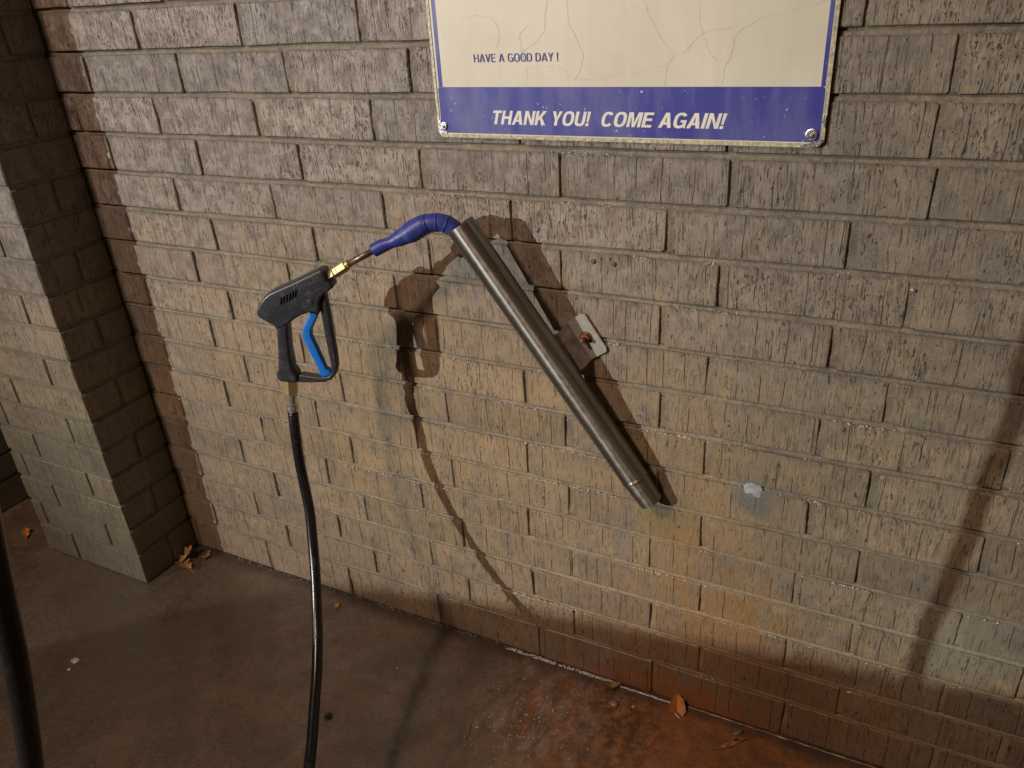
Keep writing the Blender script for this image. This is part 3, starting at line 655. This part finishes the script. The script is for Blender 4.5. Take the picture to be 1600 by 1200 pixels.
# ------------------------------------------------------------------ pressure gun with its lance
gun = thing('spray_gun', 'black pressure washer gun with bright blue trigger hanging from its lance', 'spray gun', None, (0, 0, 0))
GU = Vector((1, 0.36, 0)).normalized(); GN = Vector((0.36, -1, 0)).normalized(); G0 = Vector((0.37, -0.207, 0))
def gp(s, z, d=0.0): return G0 + GU * s + GN * d + Vector((0, 0, z))
def gslab(name, outline, half, mat, bevel, parent=gun, seg=3, near=None):
    """a flat casting in the plane of the gun with rounded arrises"""
    bm = bmesh.new()
    a = [bm.verts.new(gp(s, z, half if near is None else near)) for s, z in outline]
    b = [bm.verts.new(gp(s, z, -half)) for s, z in outline]
    n = len(outline); fa = bm.faces.new(a); fb = bm.faces.new(b[::-1])
    for k in range(n): bm.faces.new((a[k], b[k], b[(k + 1) % n], a[(k + 1) % n]))
    bmesh.ops.recalc_face_normals(bm, faces=bm.faces)
    es = list(fa.edges) + list(fb.edges)
    bmesh.ops.bevel(bm, geom=es, offset=bevel, segments=seg, affect='EDGES', clamp_overlap=True, profile=0.5)
    bmesh.ops.triangulate(bm, faces=[f for f in bm.faces if len(f.verts) > 6])
    o = link(name, bm, mat, parent)
    return autosmooth(o, 50)
gslab('body_shell', [[0.0059, 0.8932], [0.0096, 0.9025], [0.0174, 0.9137], [0.0254, 0.9227], [0.0382, 0.9317], [0.062, 0.9413], [0.0855, 0.9505], [0.109, 0.9607], [0.1322, 0.9706], [0.1402, 0.9726], [0.1456, 0.9703], [0.147, 0.9615], [0.147, 0.9536], [0.1525, 0.9486], [0.1576, 0.9435], [0.1559, 0.938], [0.1489, 0.9333], [0.1411, 0.9278], [0.1321, 0.921], [0.1275, 0.9119], [0.1259, 0.8976], [0.1215, 0.8895], [0.1143, 0.8937], [0.1062, 0.8928], [0.0893, 0.8879], [0.0759, 0.8808], [0.0644, 0.8732], [0.0373, 0.8592], [0.0339, 0.8677], [0.0205, 0.8763], [0.0081, 0.8848]], 0.0165, M_BLACK, 0.0050)
gslab('handle', [[0.0356, 0.8668], [0.0583, 0.8718], [0.0566, 0.8581], [0.0532, 0.8325], [0.0509, 0.8064], [0.0507, 0.7777], [0.0572, 0.7664], [0.0547, 0.7534], [0.0457, 0.7502], [0.023, 0.7525], [0.0165, 0.7598], [0.0175, 0.7688], [0.0229, 0.7778], [0.0277, 0.8022], [0.0327, 0.8327], [0.0363, 0.8583]], 0.0145, M_BLACK, 0.0045)
gslab('trigger_guard', [[0.1381, 0.9276], [0.1386, 0.9134], [0.1389, 0.8805], [0.1384, 0.8426], [0.138, 0.8038], [0.1369, 0.7819], [0.1323, 0.7663], [0.1225, 0.7551], [0.1069, 0.7489], [0.0775, 0.748], [0.0481, 0.7486], [0.0509, 0.7626], [0.0638, 0.7644], [0.1003, 0.7586], [0.1162, 0.7608], [0.1233, 0.7697], [0.1254, 0.7819], [0.1248, 0.8105], [0.124, 0.8471], [0.1243, 0.8807], [0.1253, 0.9055], [0.1312, 0.9217]], 0.0095, M_BLACK, 0.0028)
gslab('trigger', [[0.1023, 0.8885], [0.0935, 0.8736], [0.0823, 0.8547], [0.08, 0.8398], [0.0856, 0.8203], [0.0931, 0.7939], [0.0982, 0.7761], [0.0993, 0.7649], [0.1033, 0.7577], [0.1164, 0.7615], [0.1226, 0.7671], [0.1204, 0.7727], [0.1137, 0.7761], [0.1096, 0.7938], [0.103, 0.8201], [0.0971, 0.8439], [0.0985, 0.8545], [0.1064, 0.8671], [0.1173, 0.8854], [0.1106, 0.89]], 0.0075, M_BLUE_T, 0.0028)
for q in [[[0.0554, 0.9096], [0.0591, 0.9099], [0.0629, 0.9241], [0.0593, 0.9238]], [[0.0609, 0.912], [0.0645, 0.9123], [0.0684, 0.9265], [0.0647, 0.9261]], [[0.0669, 0.9143], [0.0706, 0.9147], [0.0744, 0.9288], [0.0707, 0.9285]], [[0.073, 0.9169], [0.0766, 0.9172], [0.0804, 0.9313], [0.0768, 0.931]], [[0.079, 0.9202], [0.0826, 0.9206], [0.0864, 0.9346], [0.0827, 0.9343]], [[0.0848, 0.9234], [0.0884, 0.9237], [0.0921, 0.9377], [0.0885, 0.9374]]]: gslab('vent_slot_shade', q, 0.0, M_BLACK_DEEP, 0.0002, gun, 1, 0.01672)  # black strips proud of the shell stand in for shade in the slots
s_, z_ = [[0.1123, 0.9144]][0]
bm = bmesh.new(); sweep(bm, [gp(s_, z_, 0.0155), gp(s_, z_, 0.0172), gp(s_, z_, 0.0176)], [0.0050, 0.0050, 0.0040], 20, True, 0, (0, 0, 1)); link('screw_boss', bm, M_BLACK, gun, None, False)
pn = [[0.0997, 0.9418], [0.1388, 0.9549], [0.1406, 0.941], [0.1027, 0.9263]]
for k in range(4):
    bm = bmesh.new(); sweep(bm, [gp(*pn[k], 0.0163), gp(*pn[(k + 1) % 4], 0.0163)], 0.00055, 6); link('moulded_rib', bm, M_BLACK, gun)
ln = [[0.0455, 0.8787], [0.0833, 0.8974]]
bm = bmesh.new(); sweep(bm, [gp(*ln[0], 0.0162), gp(*ln[1], 0.0162)], 0.0006, 6); link('moulded_rib', bm, M_BLACK, gun)
br_ = [Vector(p) for p in [[0.4997, -0.1603, 0.9495], [0.5059, -0.1581, 0.9536], [0.5199, -0.153, 0.9616], [0.5217, -0.1524, 0.9626], [0.5272, -0.1504, 0.9662], [0.5423, -0.145, 0.9752], [0.5459, -0.1437, 0.9775]]]
for i, (a, b, r, nn) in enumerate([(0, 2, 0.0098, 6), (2, 3, 0.0072, 18), (3, 4, 0.0102, 6), (4, 5, 0.0102, 6), (5, 6, 0.0078, 18)]):
    bm = bmesh.new(); p, q = br_[a], br_[b]
    if i == 4: q = q + (q - p) * 0.6
    d = (q - p).normalized() * 0.0006
    sweep(bm, [p, p + d, q - d, q], [r * 0.9, r, r, r * 0.9], nn, True, 0.35)
    link('brass_fitting', bm, M_BRASS, gun, None, nn > 8)
lp = [Vector(p) for p in [[0.5387, -0.1463, 0.9736], [0.5993, -0.1244, 1.0045]]]
bm = bmesh.new(); sweep(bm, [lp[0], lp[1]], 0.0058, 24); link('lance', bm, M_LANCE, gun, None, True)
bp = [Vector(p) for p in [[0.593, -0.1267, 1.0013], [0.6039, -0.1228, 1.0069], [0.6218, -0.1163, 1.0138], [0.642, -0.1091, 1.0233], [0.6603, -0.1025, 1.0329], [0.6766, -0.0966, 1.042], [0.6888, -0.0922, 1.0458], [0.7024, -0.0873, 1.0469], [0.7138, -0.0832, 1.0448], [0.7265, -0.0787, 1.037], [0.737, -0.0749, 1.0234]]]
br2 = [0.0122, 0.0120, 0.0104, 0.0146, 0.0184, 0.0178, 0.0160, 0.0152, 0.0150, 0.0150, 0.0145]
path = smooth_path(bp, 8); rad = lerp_list(br2, 8)
full = []; fr = []
for i, (p, r) in enumerate(zip(path, rad)):
    full.append(p); fr.append(r + (0.00035 * math.sin(i * 2.1) if 18 < i < 40 else 0))
full = [full[0] - (full[1] - full[0]) * 0.2] + full; fr = [fr[0] * 0.90] + fr
bm = bmesh.new(); sweep(bm, full, fr, 32); g_ = link('grip_sleeve', bm, M_BLUE, gun, None, True)
for idx in (46, 56, 66):
    p = path[idx]; t = (path[idx + 1] - path[idx - 1]).normalized()
    bm = bmesh.new(); r = rad[idx]
    sweep(bm, [p - t * 0.0022, p - t * 0.0016, p, p + t * 0.0003], [r * 0.98, r * 1.06, r * 1.07, r * 0.95], 32); link('grip_ring', bm, M_BLUE, g_, None, True)
# lance inside the tube
bm = bmesh.new(); sweep(bm, [bp[-1] - TD * 0.004, bp[-1] + TD * 0.05, T0 + TD * 0.40], [0.010, 0.007, 0.006], 16); link('lance', bm, M_LANCE, gun, None, True)
# brass nipple under the handle
ch = [Vector(p) for p in [[0.4053, -0.1943, 0.7452], [0.4013, -0.1957, 0.7203], [0.4001, -0.1962, 0.7105], [0.3966, -0.1974, 0.685], [0.3959, -0.1977, 0.6677]]]
bm = bmesh.new(); p, q = ch[0] + Vector((0, 0, 0.006)), ch[1]
sweep(bm, [p, q - (q - p) * 0.05, q], [0.0125, 0.0125, 0.0112], 6, True, 0.2); link('brass_fitting', bm, M_BRASS, gun)

# ------------------------------------------------------------------ hose hanging from the gun
hs = thing('pressure_hose', 'black rubber hose hanging from the spray gun down to the floor', 'hose')
HP = [Vector(p) for p in [[0.4022, -0.203, 0.689], [0.4033, -0.21, 0.6354], [0.4049, -0.216, 0.5799], [0.4129, -0.225, 0.5264], [0.4261, -0.239, 0.4766], [0.4415, -0.264, 0.419], [0.4615, -0.295, 0.3677], [0.4814, -0.329, 0.32], [0.5053, -0.368, 0.28], [0.5296, -0.41, 0.2456], [0.554, -0.455, 0.2178], [0.5797, -0.5, 0.1944], [0.6043, -0.545, 0.1747], [0.6388, -0.6, 0.1616]]]
up_ = [Vector((0.3990, -0.1985, 0.690))]
bm = bmesh.new(); a, b = ch[1], Vector((0.3975, -0.1995, 0.6720)); d = b - a
sweep(bm, [a + d * t for t in (0, .10, .14, .40, .44, .52, .56, .66, .70, .78, .80, 1.0)],
      [0.0108, 0.0108, 0.0086, 0.0086, 0.0112, 0.0112, 0.0098, 0.0112, 0.0112, 0.0092, 0.0088, 0.0088], 24)
autosmooth(link('swivel_coupling', bm, M_CHROME, hs), 30)
hose_pts = [Vector((0.3985, -0.1992, 0.680))] + HP[1:] + [Vector((0.685, -0.68, 0.10)), Vector((0.78, -0.80, 0.045)), Vector((0.92, -0.98, 0.0115)), Vector((1.25, -1.35, 0.0112)), Vector((1.6, -1.8, 0.0112)), Vector((1.4, -2.3, 0.0112))]
P = smooth_path(hose_pts, 10)
bm = bmesh.new(); sweep(bm, P, 0.0102, 24); link('rubber_tube', bm, M_RUBBER, hs, None, True)
S = smooth_path([Vector((0.3985, -0.2005, 0.664)), Vector((0.4005, -0.205, 0.652)), HP[1], HP[2], Vector((0.4100, -0.2215, 0.5440))], 8)
nS = len(S)
rs = [0.0130 + 0.0024 * min(1, i / (nS * 0.45)) + 0.0006 * math.sin(i * 0.9) for i in range(nS)]
bm = bmesh.new(); sweep(bm, [S[0]] + S + [S[-1]], [0.0095] + rs + [0.0105], 24); link('bend_sleeve', bm, M_SLEEVE, hs, None, True)

# second hose, close to the camera at the left
fh = thing('foreground_hose', 'thick black hose hanging in the near left corner of the view', 'hose')
FP = [(0.70, -2.45, 0.02), (0.66, -2.0, 0.02), (0.64, -1.55, 0.05), (0.66, -1.20, 0.22), (0.70, -1.04, 0.47)] + [(0.741, -0.985, 0.699), (0.764, -0.97, 0.795), (0.786, -0.957, 0.906), (0.796, -0.95, 0.972), (0.809, -0.944, 1.041), (0.818, -0.938, 1.099), (0.82, -0.93, 1.155)] + [(0.830, -0.925, 1.36), (0.80, -0.93, 1.60), (0.76, -0.95, 1.90), (0.70, -1.0, 2.35), (0.66, -1.02, 2.70)]
bm = bmesh.new(); sweep(bm, smooth_path(FP, 8), 0.0102, 28); link('rubber_tube', bm, M_RUBBER, fh, None, True)

# ------------------------------------------------------------------ small things fixed in the wall
def blobby(name, loc, r, mat, parent=None, sub=3, amp=0.2, seed=0):
    bm = bmesh.new(); bmesh.ops.create_icosphere(bm, subdivisions=sub, radius=1)
    for v in bm.verts:
        k = 1 + amp * noise.noise(v.co * 1.7 + Vector((seed, 0, 0)))
        v.co = Vector((v.co.x * r[0], v.co.y * r[1], v.co.z * r[2])) * k
    return link(name, bm, mat, parent, loc, True)
px, py, pz = [1.2408, 0.0, 0.5816]
o = blobby('sealed_hole', (px, -0.0005, pz + 0.001), (0.0180, 0.0024, 0.0125), M_PLUG, None, 4, 0.38, 3); o.rotation_euler = (0, math.radians(22), 0)
tag(o, 'pale blob of sealant filling a hole in the brick wall right of the tube end', 'sealant')
for i, (q, lab) in enumerate((([0.9474, 0.0, 0.9735], 'small grey screw head in the brick above the bracket, the left one of two'), ([0.9837, 0.0, 0.9724], 'small grey screw head in the brick above the bracket, the right one of two'))):
    bm = bmesh.new(); x, z = q[0], q[2]
    sweep(bm, [(0, 0.004, 0), (0, -0.0022, 0), (0, -0.0032, 0)], [0.0042, 0.0042, 0.0030], 16)
    o = link('screw_head', bm, M_GREY, None, (x, 0, z), False)
    tag(o, lab, 'screw', 'old screws in the brick')
x, z = [1.4337, 0.0, 0.9754][0], [1.4337, 0.0, 0.9754][2]
bm = bmesh.new(); sweep(bm, [(0, 0.008, 0), (0, -0.0035, 0), (0, -0.0045, 0)], [0.0030, 0.0030, 0.0018], 12)
tag(link('nail', bm, M_CHROME, None, (x, 0.002, z), True), 'single bright nail head in a mortar joint on the right of the wall', 'nail')

# ------------------------------------------------------------------ litter on the floor
OAK = [(0.0, 0.0), (0.10, 0.05), (0.14, 0.16), (0.07, 0.22), (0.22, 0.34), (0.25, 0.46), (0.11, 0.46), (0.14, 0.56), (0.30, 0.70), (0.24, 0.80), (0.12, 0.76), (0.13, 0.90), (0.04, 1.0)]
PLAIN = [(0.0, 0.0), (0.16, 0.10), (0.30, 0.30), (0.33, 0.50), (0.26, 0.72), (0.12, 0.90), (0.02, 1.0)]
def leaf(name, shape, size, loc, rz, mat, curl=0.25, tilt=0.0, label='', roll=0.0):
    """a real leaf: lobed outline, folded along its midrib and curled, with a stalk"""
    V = []; F = []
    n = len(shape)
    for s in (1, -1):
        for x, y in shape:
            V.append(((x * s + 0.02 * math.sin(y * 9)) * size, (y - 0.5) * size, (abs(x) * 0.55 + curl * (y - 0.5) ** 2 * 1.3 + 0.03 * math.sin(y * 23 + x * 17 * s)) * size + 0.0016))
    for k in range(n):
        y = shape[k][1]
        V.append((0.02 * math.sin(y * 9) * size, (y - 0.5) * size, (curl * (y - 0.5) ** 2 * 1.3) * size + 0.0012))
    for k in range(n - 1):
        F.append((k, k + 1, 2 * n + k + 1, 2 * n + k)); F.append((n + k, 2 * n + k, 2 * n + k + 1, n + k + 1))
    o = from_py(name, V, F, mat, None, loc, False)
    o.rotation_euler = (tilt, roll, rz)
    bm = bmesh.new(); sweep(bm, [(0, -0.5 * size, 0.002 + curl * 0.32 * size), (0.02 * size, -0.68 * size, 0.0015 + curl * 0.2 * size), (0.06 * size, -0.85 * size, 0.002)], [0.0007, 0.0006, 0.0005], 6)
    link('stalk', bm, mat, o)
    tag(o, label, 'leaf')
    return o
leaf('leaf', PLAIN, 0.052, (1.133, -0.018, 0.004), math.radians(20), M_LEAF_O, 0.3, math.radians(32), 'orange brown leaf propped against the foot of the wall beside the white bead of water')
leaf('leaf', PLAIN, 0.034, (0.985, -0.022, 0.001), math.radians(110), M_LEAF_G, 0.9, 0.1, 'small curled olive leaf at the left end of the white bead of water')
leaf('oak_leaf', OAK, 0.075, (-0.262, -0.062, 0.006), math.radians(-30), M_LEAF_Y, 0.5, math.radians(35), 'yellow brown oak leaf standing against the base of the brick pillar')
leaf('oak_leaf', OAK, 0.055, (-0.238, -0.085, 0.001), math.radians(70), M_LEAF_Y, 0.3, 0.0, 'yellow brown oak leaf lying flat in front of the leaf at the pillar base')
leaf('oak_leaf', OAK, 0.036, (-0.215, -0.030, 0.001), math.radians(200), M_LEAF_Y, 0.4, 0.0, 'small oak leaf scrap in the corner between pillar and wall')
leaf('leaf', PLAIN, 0.020, (0.2564, -0.0503, 0.001), math.radians(15), M_LEAF_Y, 0.6, 0.2, 'tiny yellow leaf sliver on the floor just right of the hanging hose')
leaf('oak_leaf', OAK, 0.042, (-0.815, -0.165, 0.003), math.radians(50), M_LEAF_O, 0.5, 0.2, 'orange leaf left of the brick pillar at the edge of the view')
def scrap(name, q, r, mat, lab, cat, seed=0, amp=0.5, rz=0.0, grp=None):
    o = blobby(name, (q[0], q[1], r[2] * 0.6), r, mat, None, 2, amp, seed); o.rotation_euler = (0, 0, rz)
    return tag(o, lab, cat, grp)
scrap('stone', [0.4495, -0.3367, 0.0], (0.0080, 0.0075, 0.0060), M_STONE, 'shiny black wet stone on the floor right of the hanging hose', 'stone', 2)
scrap('paper_scrap', [-0.2286, -0.4478, 0.0], (0.0120, 0.0095, 0.0012), M_PALE, 'white scrap on the dark floor in front of the pillar', 'scrap', 5)
scrap('paper_scrap', [-0.218, -0.4734, 0.0], (0.0055, 0.0050, 0.0010), M_PALE, 'tiny white crumb beside the larger white scrap in front of the pillar', 'scrap', 6)
scrap('pebble', [1.2633, -0.0308, 0.0], (0.0095, 0.0050, 0.0042), plain('grey_green_pebble', (0.20, 0.19, 0.13), 0.4), 'grey green pebble on the rusty floor near the wall, right of the leaf', 'pebble', 7, 0.5, 0.9)
scrap('petal', (1.2535, -0.0632, 0), (0.0290, 0.0068, 0.0016), M_PETAL, 'long pinkish wet scrap lying on the rusty orange floor', 'scrap', 8, 0.9, 0.75)
scrap('pebble', [1.0472, -0.052, 0.0], (0.0052, 0.0040, 0.003), plain('tan_pebble', (0.42, 0.27, 0.14), 0.4), 'small tan pebble on the mottled rusty patch below the leaf', 'pebble', 9)
scrap('pebble', (1.005, -0.060, 0), (0.0100, 0.0090, 0.003), plain('pale_grey_pebble', (0.24, 0.20, 0.19), 0.25), 'flat pale grey pebble at the left of the mottled rusty patch', 'pebble', 10)
scrap('pebble', [0.8927, -0.1271, 0.0], (0.0040, 0.0030, 0.002), plain('cream_pebble', (0.45, 0.34, 0.24), 0.35), 'tiny cream pebble on the wet grey patch of floor', 'pebble', 12)
scrap('pebble', [0.5157, -0.1618, 0.0], (0.0035, 0.0032, 0.0022), plain('light_brown_pebble', (0.35, 0.26, 0.18), 0.35), 'tiny light brown pebble on the open floor between hose and wall', 'pebble', 13)
# twig lying on the floor
bm = bmesh.new(); sweep(bm, smooth_path([(0.745, -0.232, 0.002), (0.752, -0.250, 0.003), (0.752, -0.268, 0.002)], 4), [0.0009] * 9, 6)
tag(link('twig', bm, plain('reddish_twig', (0.30, 0.16, 0.10), 0.5), None, None, True), 'short reddish twig on the wet floor below the tube end', 'twig')

V = []; F = []
for _ in range(900):
    if random.random() < 0.55: x = random.uniform(-0.27, 1.7); y = -abs(random.gauss(0, 0.010)) - 0.002
    else: x = random.uniform(-0.4, 1.6); y = -random.uniform(0.01, 0.75)
    s = random.uniform(0.0006, 0.0019); off = len(V)
    V += [(x + random.uniform(-s, s), y + random.uniform(-s, s), random.uniform(0, s * 0.4)) for _ in range(3)] + [(x, y, s * random.uniform(0.7, 1.3))]
    F += [(off, off + 1, off + 3), (off + 1, off + 2, off + 3), (off + 2, off, off + 3), (off, off + 2, off + 1)]
tag(from_py('grit', V, F, plain('floor_grit', (0.20, 0.15, 0.10), 0.7, 0, 0.6, 9)), 'fine grit and leaf crumbs lying on the floor along the foot of the wall', 'grit', None, 'stuff')

# ------------------------------------------------------------------ water: beads along the foot of the wall, drops on the ledges
fx0, fx1 = 0.998, 1.128
P = []; Rr = []
N = 60
for i in range(N + 1):
    x = fx0 + (fx1 - fx0) * i / N
    P.append((x, -0.011 + 0.0025 * noise.noise(Vector((x * 60, 0, 0))), 0.0012)); Rr.append(0.0020 + 0.0013 * noise.noise(Vector((x * 90, 4, 0))))
P += [(1.1285, -0.016, 0.0012), (1.1290, -0.026, 0.0012), (1.1350, -0.036, 0.0012), (1.1450, -0.042, 0.0012)]; Rr += [0.0018, 0.0014, 0.0015, 0.0020]
bm = bmesh.new(); sweep(bm, P, Rr, 10)
tag(link('water_bead', bm, M_FOAM, None, None, True), 'white shining bead of water along the foot of the wall, ending at the orange leaf', 'water')
P = []; Rr = []
for i in range(90):
    x = 1.150 + 0.42 * i / 89
    P.append((x, -0.006 + 0.002 * noise.noise(Vector((x * 50, 2, 0))), 0.0006)); Rr.append(max(0.0003, 0.0005 + 0.0016 * noise.noise(Vector((x * 45, 9, 0)))))
bm = bmesh.new(); sweep(bm, P, Rr, 8)
tag(link('water_bead', bm, M_WATER, None, None, True), 'thin whitened line of water at the foot of the wall right of the orange leaf', 'water')
def drops(name, spots, mat, label, flat=0.75):
    bm = bmesh.new()
    base = bmesh.new(); bmesh.ops.create_icosphere(base, subdivisions=2, radius=1)
    bv = [v.co.copy() for v in base.verts]; bf = [[v.index for v in f.verts] for f in base.faces]; base.free()
    V = []; F = []
    for (p, r) in spots:
        off = len(V); e = random.uniform(0.8, 1.5)
        V += [(p[0] + v.x * r * e, p[1] + v.y * r, p[2] + v.z * r * flat) for v in bv]; F += [[i + off for i in f] for f in bf]
    o = from_py(name, V, F, mat, None, None, True)
    return tag(o, label, 'water', None, 'stuff')
sp = []
for r in range(3, 17):
    z0, z1 = row_span(r)
    for _ in range(800):
        x = random.uniform(-0.15, 1.65)
        # the water runs where the spray hits: denser in the middle of the wall
        d = noise.noise(Vector((x * 5, r * 0.7, 0))) + noise.noise(Vector((x * 25, r * 3.7, 5))) * 0.6 - abs(x - 0.85) * 0.55 - abs(r - 11) * 0.045
        if d > random.uniform(-0.25, 0.35):
            sp.append(((x, random.uniform(-0.0012, 0.0030), z1 + random.uniform(-0.0016, 0.0022)), random.uniform(0.0005, 0.0014)))
for _ in range(1100):
    x = random.uniform(0.2, 1.5); z = random.uniform(0.1, 1.1)
    sp.append(((x, -0.0009, z), random.uniform(0.0003, 0.0008)))
drops('water_droplets', sp, M_WATER, 'fine water drops, coloured white for their glints, along the brick ledges of the wall')
sp = []
for _ in range(420):
    x = random.uniform(0.72, 1.0); sp.append(((x, random.uniform(-0.010, -0.003), random.uniform(0.0004, 0.0012)), random.uniform(0.0007, 0.0020)))
for _ in range(130):
    x = random.uniform(-0.15, 0.72); sp.append(((x, random.uniform(-0.008, -0.001), random.uniform(0.001, 0.004)), random.uniform(0.0005, 0.0013)))
for _ in range(140):
    a = random.gauss(0, 1); b = random.gauss(0, 1)
    x, y = 0.86 + a * 0.055 + b * 0.02, -0.17 + b * 0.075
    if y < -0.02: sp.append(((x, y, 0.0003), random.uniform(0.0005, 0.0016)))
drops('floor_droplets', sp, M_WATER, 'wet drops, coloured white for their glints, on the floor and along the foot of the wall', 0.45)

# ------------------------------------------------------------------ behind the camera: the car whose shadow lies on the floor, and the lamps
car = thing('parked_car', 'dark car with a long bonnet standing in the wash bay behind the viewer', 'car')
PRO = [(-1.50, 0.35), (-1.58, 0.60), (-1.57, 0.885), (-1.50, 0.975), (-1.40, 1.035), (-1.24, 1.075), (-1.02, 1.12), (-0.80, 1.15), (-0.55, 1.19), (-0.30, 1.225), (0.05, 1.24), (3.0, 1.20), (3.12, 0.95), (3.10, 0.40), (2.65, 0.33), (-1.1, 0.33)]
def slab_y(name, prof, y0, y1, mat, parent, bev=0.03):
    bm = bmesh.new(); a = [bm.verts.new((x, y0, z)) for x, z in prof]; b = [bm.verts.new((x, y1, z)) for x, z in prof]
    n = len(prof); bm.faces.new(a); bm.faces.new(b[::-1])
    for k in range(n): bm.faces.new((a[k], b[k], b[(k + 1) % n], a[(k + 1) % n]))
    bmesh.ops.recalc_face_normals(bm, faces=bm.faces)
    return link(name, bm, mat, parent)
slab_y('body', PRO, -4.35, -2.50, M_CARPAINT, car)
slab_y('cabin', [(-0.10, 1.235), (0.65, 1.74), (2.2, 1.76), (2.75, 1.21)], -4.20, -2.65, M_CARPAINT, car)
for y0, y1 in ((-2.648, -2.640), (-4.210, -4.202)):
    slab_y('side_window', [(0.25, 1.28), (0.75, 1.66), (1.30, 1.67), (1.30, 1.28)], y0, y1, M_GLASS, car)
    slab_y('side_window', [(1.38, 1.28), (1.38, 1.67), (2.12, 1.67), (2.42, 1.28)], y0, y1, M_GLASS, car)
for x in (-0.75, 2.2):
    for y0, y1 in ((-2.68, -2.47), (-4.38, -4.17)):
        bm = bmesh.new(); sweep(bm, [(x, y0, 0.34), (x, y0 + 0.02, 0.34), (x, y1 - 0.02, 0.34), (x, y1, 0.34)], [0.31, 0.34, 0.34, 0.31], 28); w_ = link('wheel', bm, M_TYRE, car, None, True)
        bm = bmesh.new(); yy = y1 if y0 > -3 else y0; s = 1 if y0 > -3 else -1
        sweep(bm, [(x, yy - 0.004 * s, 0.34), (x, yy + 0.012 * s, 0.34)], 0.20, 24); link('rim', bm, M_CHROME, w_)
for y in (-2.72, -4.13):
    bm = bmesh.new(); box(bm, -1.60, -1.55, y - 0.13, y + 0.13, 0.72, 0.88, 0.01); link('headlight', bm, M_CHROME, car)
def fixture(loc, label, mat_c, aim):
    f = thing('bay_light', label, 'lamp', 'lamps of the wash bay', loc)
    bm = bmesh.new(); box(bm, -0.16, 0.16, -0.09, 0.09, 0.10, 0.17, 0.01); link('housing', bm, M_GREY, f)
    bm = bmesh.new(); box(bm, -0.015, 0.015, -0.015, 0.015, 0.17, 0.60); link('stem', bm, M_GREY, f)
    return f
fixture(LAMP_COOL, 'cool white floodlight on the far side of the wash bay', None, None)
fixture(LAMP_WARM, 'warm lamp over the parked car in the wash bay', None, None)
